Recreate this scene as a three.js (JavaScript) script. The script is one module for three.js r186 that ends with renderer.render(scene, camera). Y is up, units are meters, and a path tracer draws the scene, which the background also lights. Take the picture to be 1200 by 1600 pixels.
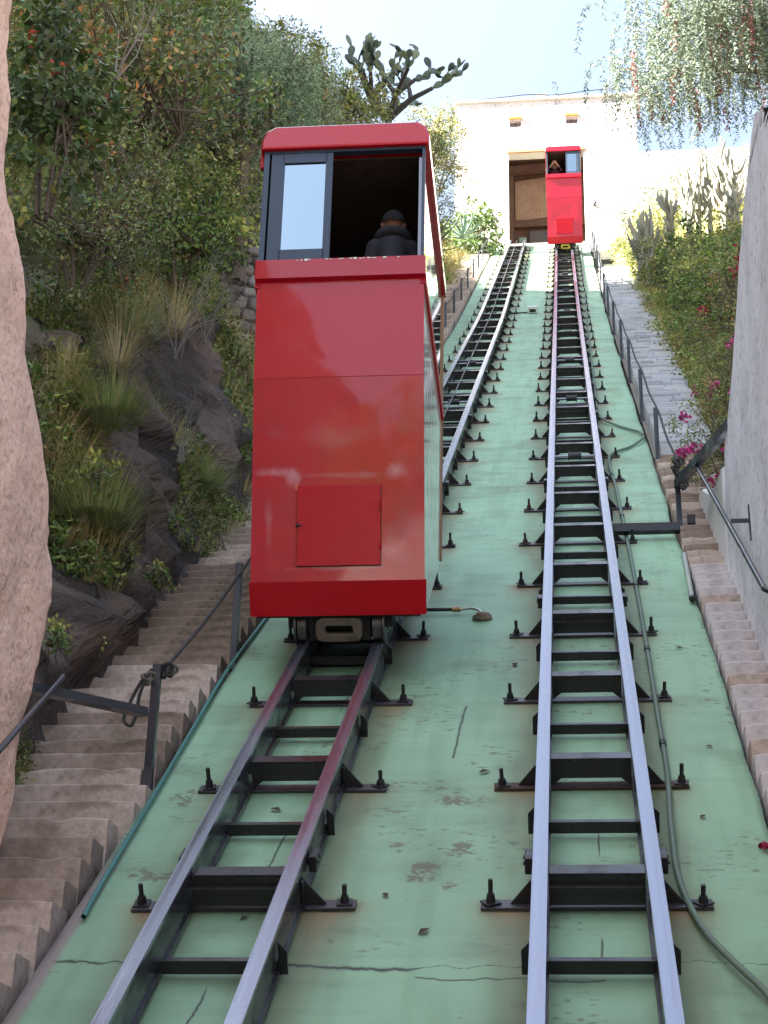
import * as THREE from 'three';
import { mergeGeometries, mergeVertices, toCreasedNormals } from 'three/addons/utils/BufferGeometryUtils.js';
import { RoundedBoxGeometry } from 'three/addons/geometries/RoundedBoxGeometry.js';
import { MarchingCubes } from 'three/addons/objects/MarchingCubes.js';

const scene = new THREE.Scene();

/* ---------- camera ---------- */
const camera = new THREE.PerspectiveCamera(31.89, 768 / 1024, 0.1, 4000);
{
  const yaw = 0.113983, tilt = 26 * Math.PI / 180, roll = 1.4 * Math.PI / 180;
  const fwd = new THREE.Vector3(-Math.sin(yaw) * Math.cos(tilt), Math.sin(tilt), -Math.cos(yaw) * Math.cos(tilt));
  const right = new THREE.Vector3(Math.cos(yaw), 0, -Math.sin(yaw));
  const up = right.clone().cross(fwd);
  const r2 = right.clone().multiplyScalar(Math.cos(roll)).addScaledVector(up, Math.sin(roll));
  const u2 = up.clone().multiplyScalar(Math.cos(roll)).addScaledVector(right, -Math.sin(roll));
  camera.position.set(0, 1.6, 0);
  camera.quaternion.setFromRotationMatrix(new THREE.Matrix4().makeBasis(r2, u2, fwd.clone().negate()));
}
scene.add(camera);

/* ---------- sky, sun, exposure ---------- */
const SUN = new THREE.Vector3(-0.80, 0.60, 0.17).normalize();
{
  const W = 512, H = 256, d = new Float32Array(W * H * 4);
  const smooth = (a, b, x) => { x = Math.min(1, Math.max(0, (x - a) / (b - a))); return x * x * (3 - 2 * x); };
  for (let j = 0; j < H; j++) for (let i = 0; i < W; i++) {
    const v = (j + 0.5) / H, u = (i + 0.5) / W;
    const el = (v - 0.5) * Math.PI, az = (u - 0.5) * 2 * Math.PI;
    const y = Math.sin(el), cx = Math.cos(el) * Math.cos(az), cz = Math.cos(el) * Math.sin(az);
    const c = cx * SUN.x + y * SUN.y + cz * SUN.z;
    const e = Math.max(0, y);
    const k = Math.pow(1 - e, 2.2);
    const g = 0.19 * Math.pow(Math.max(0, c), 2.2) + 0.35 * Math.pow(Math.max(0, c), 40);
    const haze = k;
    let R = 0.048 + 0.046 * haze + g, G = 0.064 + 0.042 * haze + g * 0.98, B = 0.095 + 0.03 * haze + g * 0.94;
    if (y < 0) { const q = smooth(0, -0.15, y); R = R * (1 - q) + 0.05 * q; G = G * (1 - q) + 0.045 * q; B = B * (1 - q) + 0.04 * q; }
    const o = (j * W + i) * 4; d[o] = R; d[o + 1] = G; d[o + 2] = B; d[o + 3] = 1;
  }
  const t = new THREE.DataTexture(d, W, H, THREE.RGBAFormat, THREE.FloatType);
  t.mapping = THREE.EquirectangularReflectionMapping; t.magFilter = THREE.LinearFilter; t.minFilter = THREE.LinearFilter;
  t.wrapS = THREE.RepeatWrapping; t.needsUpdate = true;
  scene.background = t; scene.environment = t; scene.environmentIntensity = 1;
}
const sun = new THREE.DirectionalLight(new THREE.Color(1, 0.94, 0.85), 4.5);
sun.position.copy(SUN).multiplyScalar(200).add(new THREE.Vector3(0, 20, -35));
sun.target.position.set(0, 20, -35); scene.add(sun, sun.target);
sun.castShadow = true; sun.shadow.mapSize.set(4096, 4096);
Object.assign(sun.shadow.camera, { left: -60, right: 60, top: 60, bottom: -60, near: 10, far: 400 });

const renderer = new THREE.WebGLRenderer({ antialias: true });
renderer.setSize(768, 1024);
renderer.toneMapping = THREE.LinearToneMapping;
renderer.toneMappingExposure = 13.5;
renderer.shadowMap.enabled = true;

/* ---------- random, noise ---------- */
function rng(seed) { let a = seed >>> 0; return () => { a = (a + 0x6D2B79F5) | 0; let t = Math.imul(a ^ (a >>> 15), 1 | a); t = (t + Math.imul(t ^ (t >>> 7), 61 | t)) ^ t; return ((t ^ (t >>> 14)) >>> 0) / 4294967296; }; }
function h3(x, y, z) { let h = Math.imul(x, 374761393) + Math.imul(y, 668265263) + Math.imul(z, 2147483647 - 1013904223); h = Math.imul(h ^ (h >>> 13), 1274126177); h ^= h >>> 16; return (h >>> 0) / 4294967296; }
function n3(x, y, z, per = 0) {
  const X = Math.floor(x), Y = Math.floor(y), Z = Math.floor(z); let fx = x - X, fy = y - Y, fz = z - Z;
  fx = fx * fx * (3 - 2 * fx); fy = fy * fy * (3 - 2 * fy); fz = fz * fz * (3 - 2 * fz);
  const m = per ? (a) => ((a % per) + per) % per : (a) => a;
  const x0 = m(X), x1 = m(X + 1), y0 = m(Y), y1 = m(Y + 1);
  const l = (a, b, t) => a + (b - a) * t;
  return l(l(l(h3(x0, y0, Z), h3(x1, y0, Z), fx), l(h3(x0, y1, Z), h3(x1, y1, Z), fx), fy), l(l(h3(x0, y0, Z + 1), h3(x1, y0, Z + 1), fx), l(h3(x0, y1, Z + 1), h3(x1, y1, Z + 1), fx), fy), fz);
}
function fbm(x, y, z, oct = 4) { let a = 0.5, s = 0, f = 1, t = 0; for (let i = 0; i < oct; i++) { s += a * n3(x * f, y * f, z * f + i * 17.3); t += a; a *= 0.5; f *= 2.03; } return s / t; }
function pfbm(u, v, per, z, oct = 4) { let a = 0.5, s = 0, p = per, t = 0; for (let i = 0; i < oct; i++) { s += a * n3(u * p, v * p, z + i * 7, p); t += a; a *= 0.5; p *= 2; } return s / t; }
const sm = (a, b, x) => { x = Math.min(1, Math.max(0, (x - a) / (b - a))); return x * x * (3 - 2 * x); };
const lerp = (a, b, t) => a + (b - a) * t;
const V = (x, y, z) => new THREE.Vector3(x, y, z);
const C = (r, g, b) => new THREE.Color().setRGB(r, g, b);

/* ---------- textures ---------- */
const enc = (c) => { c = Math.min(1, Math.max(0, c)); return Math.round(255 * (c <= 0.0031308 ? 12.92 * c : 1.055 * Math.pow(c, 1 / 2.4) - 0.055)); };
function dataTex(w, h, fn, srgb) {
  const d = new Uint8Array(w * h * 4);
  for (let j = 0; j < h; j++) for (let i = 0; i < w; i++) {
    const c = fn((i + 0.5) / w, (j + 0.5) / h), o = (j * w + i) * 4;
    if (srgb) { d[o] = enc(c[0]); d[o + 1] = enc(c[1]); d[o + 2] = enc(c[2]); } else { d[o] = d[o + 1] = d[o + 2] = Math.round(255 * Math.min(1, Math.max(0, c))); }
    d[o + 3] = 255;
  }
  const t = new THREE.DataTexture(d, w, h); t.magFilter = THREE.LinearFilter; t.minFilter = THREE.LinearMipmapLinearFilter; t.generateMipmaps = true;
  t.wrapS = t.wrapT = THREE.RepeatWrapping; if (srgb) t.colorSpace = THREE.SRGBColorSpace; t.needsUpdate = true; return t;
}
function rep(t, x, y = x) { const c = t.clone(); c.repeat.set(x, y); c.needsUpdate = true; return c; }
const T_grain = dataTex(256, 256, (u, v) => pfbm(u, v, 8, 1, 5));
const T_rough = dataTex(512, 512, (u, v) => { const a = pfbm(u, v, 6, 3, 6), b = pfbm(u, v, 24, 9, 3); return Math.pow(a, 1.4) * 0.8 + 0.35 * b * b; });
const T_plaster = dataTex(512, 512, (u, v) => { const a = pfbm(u, v, 5, 21, 5), b = pfbm(u, v, 40, 5, 3), k = 0.78 + 0.34 * a; const pit = b < 0.33 ? 0.75 : 1; return [k * pit, k * pit * (0.98), k * pit * 0.97]; }, true);
const T_conc = dataTex(512, 512, (u, v) => { const a = pfbm(u, v, 4, 31, 6), b = pfbm(u, v, 30, 35, 3), w = sm(0.52, 0.72, a); const k = (0.62 + 0.5 * b) * lerp(1, 0.62, w); return [k, k * lerp(0.97, 0.93, w), k * lerp(0.93, 0.84, w)]; }, true);
const T_scuff = dataTex(512, 512, (u, v) => { const a = pfbm(u, v, 5, 51, 5), s = pfbm(u, v, 3, 57, 4); return 0.3 + 0.5 * a * a + 0.45 * sm(0.55, 0.75, s); });
const T_streak = dataTex(256, 256, (u, v) => { const s = n3(u * 40, v * 2, 4, 40) * 0.5 + n3(u * 90, v * 3, 8, 90) * 0.3; const a = pfbm(u, v, 6, 77, 4); return 0.25 + 0.5 * s + 0.3 * a; });

/* ---------- bookkeeping ---------- */
const used = new Map();
function numbered(n) { const k = used.get(n) || 0; used.set(n, k + 1); return k ? n + '_' + String(k).padStart(3, '0') : n; }
function tag(o, label, category, group, kind) { if (label) o.userData.label = label; if (category) o.userData.category = category; if (group) o.userData.group = group; if (kind) o.userData.kind = kind; return o; }
function thing(name, label, category, pos = [0, 0, 0], group) {
  const o = new THREE.Group(); o.name = numbered(name); o.position.set(...pos); scene.add(o); return tag(o, label, category, group);
}
function sh(m) { m.castShadow = true; m.receiveShadow = true; return m; }
// part geometry is given in the coordinates of its parent
function part(name, geo, mat, parent, pos, quat) { const m = sh(new THREE.Mesh(geo, mat)); m.name = name; if (pos) m.position.copy(pos); if (quat) m.quaternion.copy(quat); parent.add(m); return m; }
function struct(name, geo, mat, label) { const m = sh(new THREE.Mesh(geo, mat)); m.name = numbered(name); scene.add(m); m.userData.kind = 'structure'; if (label) m.userData.label = label; return m; }

/* ---------- geometry helpers ---------- */
function triUV(g, s = 1) { // uv in metres from the dominant axis of each normal
  const p = g.attributes.position, n = g.attributes.normal, uv = new Float32Array(p.count * 2);
  for (let i = 0; i < p.count; i++) {
    const ax = Math.abs(n.getX(i)), ay = Math.abs(n.getY(i)), az = Math.abs(n.getZ(i));
    let a, b; if (ax >= ay && ax >= az) { a = p.getZ(i); b = p.getY(i); } else if (ay >= az) { a = p.getX(i); b = p.getZ(i); } else { a = p.getX(i); b = p.getY(i); }
    uv[i * 2] = a * s; uv[i * 2 + 1] = b * s;
  }
  g.setAttribute('uv', new THREE.BufferAttribute(uv, 2)); return g;
}
function box(w, h, d, x = 0, y = 0, z = 0, r = 0) {
  const g = r ? new RoundedBoxGeometry(w, h, d, 2, r) : new THREE.BoxGeometry(w, h, d);
  g.translate(x, y, z); const q = r ? g : g; return triUV(q);
}
function ni(g) { const q = g.index ? g.toNonIndexed() : g; for (const k of Object.keys(q.attributes)) if (!['position', 'normal', 'uv'].includes(k)) q.deleteAttribute(k); return q; }
function merge(list) { return mergeGeometries(list.map(ni)); }
function cyl(a, b, r, seg = 10, r2 = r) { // cylinder between two points
  const d = b.clone().sub(a), L = d.length(); const g = new THREE.CylinderGeometry(r2, r, L, seg);
  g.applyQuaternion(new THREE.Quaternion().setFromUnitVectors(V(0, 1, 0), d.normalize())); const m = a.clone().add(b).multiplyScalar(0.5); g.translate(m.x, m.y, m.z); return g;
}
function beam(a, b, w, h, upv = V(0, 1, 0)) { // square bar between two points
  const z = b.clone().sub(a), L = z.length(); z.normalize(); const x = upv.clone().cross(z).normalize(), y = z.clone().cross(x);
  const g = box(w, h, L); g.applyMatrix4(new THREE.Matrix4().makeBasis(x, y, z).setPosition(a.clone().add(b).multiplyScalar(0.5))); return g;
}
function tube(pts, r, seg = 60, rad = 7) { return new THREE.TubeGeometry(new THREE.CatmullRomCurve3(pts, false, 'centripetal'), seg, r, rad, false); }
function extr(pts, depth, bevel = 0) { // polygon in xy, extruded along z, centred
  const s = new THREE.Shape(pts.map((p) => new THREE.Vector2(p[0], p[1])));
  const g = new THREE.ExtrudeGeometry(s, { depth, bevelEnabled: bevel > 0, bevelSize: bevel, bevelThickness: bevel, bevelSegments: 1 }); g.translate(0, 0, -depth / 2); return triUV(ni(g));
}
function panel(corners) { // flat quad through four corners, with uv 0..1
  const g = new THREE.BufferGeometry(); const [a, b, c, d] = corners;
  g.setAttribute('position', new THREE.Float32BufferAttribute([...a, ...b, ...c, ...a, ...c, ...d], 3));
  g.setAttribute('uv', new THREE.Float32BufferAttribute([0, 0, 1, 0, 1, 1, 0, 0, 1, 1, 0, 1], 2)); g.computeVertexNormals(); return g;
}
function prism(corners, th) { // a panel with thickness behind it
  const p = corners.map((c) => V(...c)); const n = p[1].clone().sub(p[0]).cross(p[3].clone().sub(p[0])).normalize();
  const q = p.map((c) => c.clone().addScaledVector(n, -th)); const A = (v) => [v.x, v.y, v.z];
  const f = [[p[0], p[1], p[2], p[3]], [q[1], q[0], q[3], q[2]], [p[1], p[0], q[0], q[1]], [p[2], p[1], q[1], q[2]], [p[3], p[2], q[2], q[3]], [p[0], p[3], q[3], q[0]]];
  return triUV(mergeGeometries(f.map((k) => panel(k.map(A)))));
}

/* ---------- the slope: t metres along it, x across, h above ---------- */
const A0 = 0.642738, A1 = 38.2 * Math.PI / 180, TK = 50;
const ang = (t) => lerp(A0, A1, sm(TK - 4, TK + 4, t));
const TAB = [];
{
  const n = V(0, Math.cos(A0), Math.sin(A0)); let y = 1.6 - 4.2 * n.y, z = -4.2 * n.z;
  for (let i = 0; i <= 1000; i++) { TAB.push([y, z]); const a = ang(i * 0.1 + 0.05); y += 0.1 * Math.sin(a); z -= 0.1 * Math.cos(a); }
}
function S(t, x = 0, h = 0) {
  const a = ang(t); let i, f; if (t < 0) { i = 0; f = t / 0.1; } else { i = Math.min(998, Math.floor(t / 0.1)); f = t / 0.1 - i; }
  const y = lerp(TAB[i][0], TAB[i + 1][0], f), z = lerp(TAB[i][1], TAB[i + 1][1], f);
  return V(x, y + h * Math.cos(a), z + h * Math.sin(a));
}
function Q(t) { const a = ang(t); return new THREE.Quaternion().setFromAxisAngle(V(1, 0, 0), a); }
function tOfZ(z) { let lo = 0, hi = 1000; if (z > TAB[0][1]) return (TAB[0][1] - z) / Math.cos(A0); while (hi - lo > 1) { const m = (lo + hi) >> 1; if (TAB[m][1] > z) lo = m; else hi = m; } return (lo + (TAB[lo][1] - z) / (TAB[lo][1] - TAB[hi][1])) * 0.1; }
const TEND = 83, ZEND = S(TEND).z, YEND = S(TEND).y;
function slabY(z) { if (z < ZEND) return YEND; const y = S(Math.max(-2, tOfZ(z))).y; return Math.max(0, y); }
function key(tab, t) { for (let i = 1; i < tab.length; i++) if (t < tab[i][0]) return lerp(tab[i - 1][1], tab[i][1], Math.max(0, (t - tab[i - 1][0]) / (tab[i][0] - tab[i - 1][0]))); return tab[tab.length - 1][1]; }

/* ================= terrain ================= */
const CLIFF = [[0, 2.6], [18, 3.2], [30, 3.8], [40, 5.2], [50, 5.2], [57, 3.2], [66, 1.3], [83, 0.9]];
const RISE = [[0, 1], [45, 1], [58, 0.5], [68, 0.15], [83, 0.05]];
const FOOT = [[0, -3.92], [14, -3.95], [20, -4.05], [83, -4.3]];
function terrainY(x, z) {
  const t = tOfZ(z), ys = slabY(z); let y;
  if (x < 0) {
    const e = key(FOOT, t) + 0.25 * (fbm(z * 0.6, 3, 0, 3) - 0.5) - x;
    if (e <= 0) y = ys - 0.42;
    else {
      const c = key(CLIFF, t), r = key(RISE, t), run = 0.95;
      const st = c * Math.min(1, e / run), g = Math.max(0, e - run);
      y = ys - 0.25 + st + r * (Math.min(g, 4) * 0.95 + Math.max(0, Math.min(g - 4, 13)) * lerp(1.6, 2.1, sm(-20, -10, z)) + Math.max(0, g - 17) * 0.2);  // upper slope, out of view, is steepened to shade the ramp and right wall
      const q = sm(0, 0.5, e);
      y += q * (1.5 * (fbm(x * 0.5, z * 0.5, 1, 4) - 0.5) + 0.9 * (fbm(x * 1.7, z * 1.7, 5, 3) - 0.5));
    }
  } else {
    const e = x - 2.32 - 0.2 * (fbm(z * 0.7, 9, 0, 3) - 0.5);
    if (e <= 0) y = ys - 0.42;
    else { const r = sm(80, 62, t); y = ys - 0.2 + r * (0.75 * Math.min(e, 3) + 0.42 * Math.max(0, Math.min(e - 3, 12))) + sm(0, 0.6, e) * 0.8 * (fbm(x * 0.6, z * 0.6, 11, 4) - 0.5); }
  }
  // level station floor, and an unseen low ridge far behind it, mirrored in the near car
  if (z > -3) { const k = sm(-3, 2, z) * lerp(sm(9, 22, z), 1, sm(-5.5, -4.2, x)); y = lerp(y, -0.03, k); }  // bank left of the floor stays raised, out of view, for shade
  const r = Math.hypot(x, z + 20);
  if (z > 34) y += sm(34, 60, z) * 5 + Math.max(0, Math.min(z - 45, 120)) * 0.05 + 9 * (fbm(x * 0.05, z * 0.05, 2, 4) - 0.5);
  if (r > 120 && z < 34) y += 6 * (fbm(x * 0.02, z * 0.02, 6, 3) - 0.5);
  return y;
}
function steps(list) { const o = []; for (const [a, b, s] of list) for (let v = a; v < b - 1e-6; v += s) o.push(v); return o; }
{
  const xs = [...steps([[-1500, -300, 240], [-300, -60, 30], [-60, -14, 2.2], [-14, -6.5, 0.32], [-6.5, -5.6, 0.11], [-5.6, -3.8, 0.055], [-3.8, -3.2, 0.12], [-3.2, 1.6, 0.8], [1.6, 4, 0.16], [4, 12, 0.5], [12, 60, 4], [60, 300, 30], [300, 1500, 240]]), 1500];
  const zs = [...steps([[-1500, -300, 240], [-300, -90, 26], [-90, -50, 0.7], [-50, -25, 0.19], [-25, -9, 0.1], [-9, 6, 0.7], [6, 60, 3], [60, 300, 14], [300, 1500, 200]]), 1500];
  const nx = xs.length, nz = zs.length, P = new Float32Array(nx * nz * 3), col = new Float32Array(nx * nz * 3), uv = new Float32Array(nx * nz * 2), I = [];
  for (let j = 0; j < nz; j++) for (let i = 0; i < nx; i++) {
    let x = xs[i], z = zs[j]; const o = j * nx + i; const y = terrainY(x, z);
    const near = x > -8 && x < -4 && z < -6 && z > -60;
    const steepC = (terrainY(x - 0.15, z) - terrainY(x + 0.15, z)) / 0.3;
    let dx = 0, dz = 0;
    if (near && steepC > 1) { const k = sm(-4.0, -4.35, x); const a = fbm(y * 1.1, z * 1.1, 3, 4) - 0.5, b = fbm(y * 3.4, z * 3.4, 8, 3) - 0.5; const rg = Math.abs(fbm(y * 1.6 + 0.6 * z, z * 1.9 - 0.4 * y, 21, 4) - 0.5) * 2, rg2 = Math.abs(fbm(y * 5 + z, z * 6, 27, 3) - 0.5) * 2; dx = k * (1.3 * a + 0.6 * b - 0.5 * rg + 0.2 - 0.22 * rg2); dz = k * 0.3 * (fbm(y * 2, z * 2, 15, 2) - 0.5); }
    P[o * 3] = x + dx; P[o * 3 + 1] = y; P[o * 3 + 2] = z + dz; uv[o * 2] = x + y * 0.7; uv[o * 2 + 1] = z + y * 0.35;
    const rock = sm(1.0, 2.2, steepC), n = fbm(x * 1.3, y * 1.3, z * 1.3, 4), n2 = fbm(x * 4, y * 4, z * 4, 3);
    let c = [0.19, 0.155, 0.115];
    const gr = sm(0.42, 0.6, n); c = c.map((v, k) => lerp(v, [0.11, 0.12, 0.055][k], gr * 0.7));
    const rk = n > 0.55 ? [0.13, 0.09, 0.075] : [0.062, 0.046, 0.041];
    c = c.map((v, k) => lerp(v, rk[k] * (0.6 + 0.8 * n2), rock));
    if (z > 1 || Math.abs(z) > 60 || Math.abs(x) > 40) { const g = fbm(x * 0.08, z * 0.08, 4, 4); c = z > 1 && z < 58 ? [0.15 + 0.11 * g, 0.145 + 0.1 * g, 0.13 + 0.09 * g] : [0.03 + 0.03 * g, 0.035 + 0.03 * g, 0.018 + 0.02 * g]; }  // pale behind the camera, out of view, to bounce light; darker farther away
    col.set(c, o * 3);
  }
  for (let j = 0; j < nz - 1; j++) for (let i = 0; i < nx - 1; i++) { const a = j * nx + i, b = a + 1, c = a + nx, d = c + 1; I.push(a, c, b, b, c, d); }
  const g = new THREE.BufferGeometry(); g.setAttribute('position', new THREE.BufferAttribute(P, 3)); g.setAttribute('color', new THREE.BufferAttribute(col, 3)); g.setAttribute('uv', new THREE.BufferAttribute(uv, 2)); g.setIndex(I); g.computeVertexNormals();
  struct('hillside', g, new THREE.MeshStandardMaterial({ vertexColors: true, roughness: 0.97, bumpMap: T_rough, bumpScale: 0.16 }), 'dark rocky hillside rising beside the stairs and track');
}

/* ================= green concrete ramp ================= */
const XL = -2.97, XR = 1.22, TC = { left: -1.965, right: 0.11 };
const TS = []; for (let i = 0; i < 36; i++) TS.push(7.76 + 2.04 * i);
{
  const near = [6, 22], W = 1024, Hh = 2048;
  const wear = (x, t, near) => {
    const a = fbm(x * 0.9, t * 0.9, 2, 5), b = fbm(x * 5, t * 3, 7, 4), c2 = fbm(x * 16, t * 9, 12, 3);
    let r = 0.285, g = 0.48, bl = 0.305; const k = 0.82 + 0.3 * a + 0.14 * (b - 0.5); r *= k; g *= k; bl *= k;
    // grime beside the rails and between them
    for (const xc of [TC.left, TC.right]) for (const s of [-1, 1]) {
      const dd = Math.abs(x - xc - s * 0.42); const q = Math.exp(-dd * dd / 0.03) * sm(0.2, 0.65, fbm(x * 3, t * 0.8, 22, 4) + 0.15) * 0.75;
      r = lerp(r, 0.16, q); g = lerp(g, 0.18, q); bl = lerp(bl, 0.085, q);
    }
    // rust below the base plates
    const f = (t - 7.76) / 2.04, fi = Math.round(f), dt = (f - fi) * 2.04;
    for (const xc of [TC.left, TC.right]) for (const s of [-1, 1]) {
      const cx = xc + s * (0.52 + 0.1 * (h3(fi, s + 3, 5) - 0.5)), dx = x - cx;
      const q = Math.exp(-dx * dx / 0.035) * (dt < 0.05 ? Math.exp(dt / 0.3) : Math.exp(-(dt - 0.05) / 0.05)) * (0.5 + 0.8 * b) * (0.45 + h3(fi, s * 7 + 9, xc > 0 ? 1 : 2));
      r = lerp(r, 0.26, Math.min(0.8, q)); g = lerp(g, 0.13, Math.min(0.8, q)); bl = lerp(bl, 0.05, Math.min(0.8, q));
    }
    // dark blotches and worn spots
    const w = sm(0.48, 0.75, fbm(x * 2.2, t * 2.6, 33, 5)) * 0.42; r = lerp(r, 0.15, w); g = lerp(g, 0.2, w); bl = lerp(bl, 0.12, w);
    const chip = sm(0.64, 0.74, fbm(x * 15, t * 34, 44, 4)) * sm(0.5, 0.66, fbm(x * 1.6, t * 1.6, 48, 4)) * 0.8; r = lerp(r, 0.1, chip * 0.8); g = lerp(g, 0.085, chip * 0.8); bl = lerp(bl, 0.06, chip * 0.8);
    if (near) { // worn paint in the middle, and cracks
      const spots = [[-0.94, 10.35, 0.12, 0.16], [-0.72, 10.75, 0.14, 0.13], [-1.12, 10.8, 0.08, 0.13], [-0.8, 11.6, 0.16, 0.12], [-2.55, 10.3, 0.25, 0.12], [-2.7, 11.7, 0.1, 0.15], [-0.75, 10.1, 0.07, 0.1]];
      for (const [sx, st, rx, rt] of spots) { const dd = Math.hypot((x - sx) / rx, (t - st) / rt) + 1.6 * (c2 - 0.5) + 1.2 * (b - 0.5); const q = sm(1.25, 0.3, dd) * sm(0.47, 0.6, fbm(x * 34, t * 30, 55, 3) + 0.12 * sm(1, 0.4, dd)) * 0.75; r = lerp(r, 0.13, q); g = lerp(g, 0.1, q); bl = lerp(bl, 0.065, q); }
      const cr = (d, wd) => { const q = Math.exp(-d * d / (wd * wd)); r = lerp(r, 0.018, q); g = lerp(g, 0.02, q); bl = lerp(bl, 0.016, q); };
      const y1 = 9.03 + 0.10 * (fbm(x * 2.1, 1, 61, 4) - 0.5) + 0.07 * (fbm(x * 11, 1, 63, 3) - 0.5) + 0.03 * Math.sin(x * 2), gap = fbm(x * 1.8, 5, 62, 2);
      cr(t - y1, 0.003 + 0.02 * sm(0.42, 0.7, gap) * (0.3 + fbm(x * 15, 2, 68, 2)));
      if (x > -1.2 && x < 0.2) cr(t - 8.85 - 0.07 * (fbm(x * 3, 2, 64, 4) - 0.5) - 0.05 * (fbm(x * 14, 2, 67, 3) - 0.5), 0.008 * sm(0.5, 0.65, fbm(x * 4, 8, 66, 2)));
      const x2 = -1.95 + 0.12 * (fbm(t * 1.6, 4, 71, 5) - 0.5); if (t < 16) cr(x - x2 - 0.02 * (t - 9), 0.007 * sm(0.4, 0.6, fbm(t * 1.2, 3, 72, 2)));
      const x3 = 0.13 + 0.05 * (fbm(t * 2, 6, 73, 4) - 0.5); if (t < 11) cr(x - x3, 0.006 * sm(0.45, 0.6, fbm(t * 2.4, 3, 75, 2)));
      if (t > 12.5 && t < 13.8) cr(x + 0.87 + 0.03 * (fbm(t * 5, 6, 76, 3) - 0.5) - 0.03 * (t - 13), 0.008);
    }
    // bare strip of mortar along the stairs
    const q = near ? sm(-2.84 - 0.03 * b, -2.9 - 0.03 * b, x) * sm(11.5, 9.8, t) : 0; r = lerp(r, 0.3, q); g = lerp(g, 0.25, q); bl = lerp(bl, 0.23, q);
    const run = 0.13 * sm(0.5, 0.72, fbm(x * 7, t * 0.5, 91, 4)); r *= 1 - run; g *= 1 - run * 0.9; bl *= 1 - run * 1.15; const brd = 0.07 * sm(0.55, 0.7, fbm(x * 0.8, t * 6, 95, 3)); r *= 1 - brd; g *= 1 - brd; bl *= 1 - brd;
    const ed = sm(0.05, 0.0, Math.min(x - XL, XR - x)) * 0.7 * b; r *= 1 - ed; g *= 1 - ed; bl *= 1 - ed;
    return [r, g, bl];
  };
  const tn = dataTex(W, Hh, (u, v) => wear(lerp(XL, XR, u), lerp(near[0], near[1], v), true), true);
  const tf = dataTex(512, 2048, (u, v) => wear(lerp(XL, XR, u), lerp(22, 84, v), false), true);
  tn.wrapS = tn.wrapT = tf.wrapS = tf.wrapT = THREE.ClampToEdgeWrapping; tn.anisotropy = tf.anisotropy = 16;
  const rib = (t0, t1, dt) => {
    const p = [], uv = [], I = []; const n = Math.round((t1 - t0) / dt), m = 14;
    for (let i = 0; i <= n; i++) for (let j = 0; j <= m; j++) { const t = lerp(t0, t1, i / n), x = lerp(XL, XR, j / m); const ex = j === m ? 0.07 * (fbm(t * 0.8, 1, 5, 3) - 0.5) : 0; const q = S(t, x + ex, 0.012 * (fbm(x * 1.2, t * 1.2, 9, 3) - 0.5)); p.push(q.x, q.y, q.z); uv.push(j / m, i / n); }
    for (let i = 0; i < n; i++) for (let j = 0; j < m; j++) { const a = i * (m + 1) + j, b = a + 1, c = a + m + 1, d = c + 1; I.push(a, b, c, b, d, c); }
    const base = p.length / 3; // sides
    for (const j of [0, m]) for (let i = 0; i <= n; i++) { const k = (i * (m + 1) + j) * 3; p.push(p[k], p[k + 1], p[k + 2], p[k], p[k + 1] - 0.5, p[k + 2] + 0.1); uv.push(uv[(i * (m + 1) + j) * 2], i / n, uv[(i * (m + 1) + j) * 2], i / n); }
    for (const s of [0, 1]) for (let i = 0; i < n; i++) { const a = base + s * (n + 1) * 2 + i * 2; I.push(a, a + 1, a + 2, a + 1, a + 3, a + 2); }
    const g = new THREE.BufferGeometry(); g.setAttribute('position', new THREE.Float32BufferAttribute(p, 3)); g.setAttribute('uv', new THREE.Float32BufferAttribute(uv, 2)); g.setIndex(I); g.computeVertexNormals(); return g;
  };
  const mk = (t) => new THREE.MeshStandardMaterial({ map: t, roughness: 0.62, roughnessMap: null, bumpMap: T_rough, bumpScale: 0.004 });
  const ramp = new THREE.Group(); ramp.name = numbered('ramp'); ramp.userData.kind = 'structure'; ramp.userData.label = 'green painted concrete ramp carrying both tracks up the hill'; scene.add(ramp);
  part('ramp_surface', rib(2.4, 6, 0.5), new THREE.MeshStandardMaterial({ color: C(0.2, 0.38, 0.26), roughness: 0.65 }), ramp);
  part('ramp_surface', rib(6, 22, 0.2), mk(tn), ramp); part('ramp_surface', rib(22, TEND + 0.6, 0.4), mk(tf), ramp);
}

/* ================= stairs ================= */
const M = {};
M.conc = new THREE.MeshStandardMaterial({ color: C(0.58, 0.475, 0.42), map: rep(T_conc, 0.9), roughness: 0.92, bumpMap: rep(T_rough, 1.4), bumpScale: 0.012 });
M.conc2 = new THREE.MeshStandardMaterial({ color: C(0.33, 0.25, 0.205), map: rep(T_conc, 0.8), roughness: 0.92, bumpMap: rep(T_rough, 1.3), bumpScale: 0.014 });
M.conc4 = M.conc.clone(); M.conc4.color = C(0.42, 0.33, 0.28); M.conc4.map = T_conc.clone(); M.conc4.map.repeat.set(0.7, 0.7); M.conc4.map.offset.set(0.37, 0.21); M.conc4.map.needsUpdate = true; M.conc5 = M.conc.clone(); M.conc5.color = C(0.64, 0.52, 0.45); M.conc5.map = T_conc.clone(); M.conc5.map.repeat.set(0.8, 0.8); M.conc5.map.offset.set(0.11, 0.64); M.conc5.map.needsUpdate = true;
M.conc3 = new THREE.MeshStandardMaterial({ color: C(0.66, 0.62, 0.64), map: rep(T_conc, 0.5), roughness: 0.92, bumpMap: rep(T_rough, 1.5), bumpScale: 0.01 });
M.stone3 = new THREE.MeshStandardMaterial({ color: C(0.55, 0.54, 0.54), roughness: 0.92 });
M.stone = new THREE.MeshStandardMaterial({ color: C(0.47, 0.475, 0.5), roughness: 0.9, bumpMap: rep(T_rough, 2), bumpScale: 0.003 });
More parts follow.
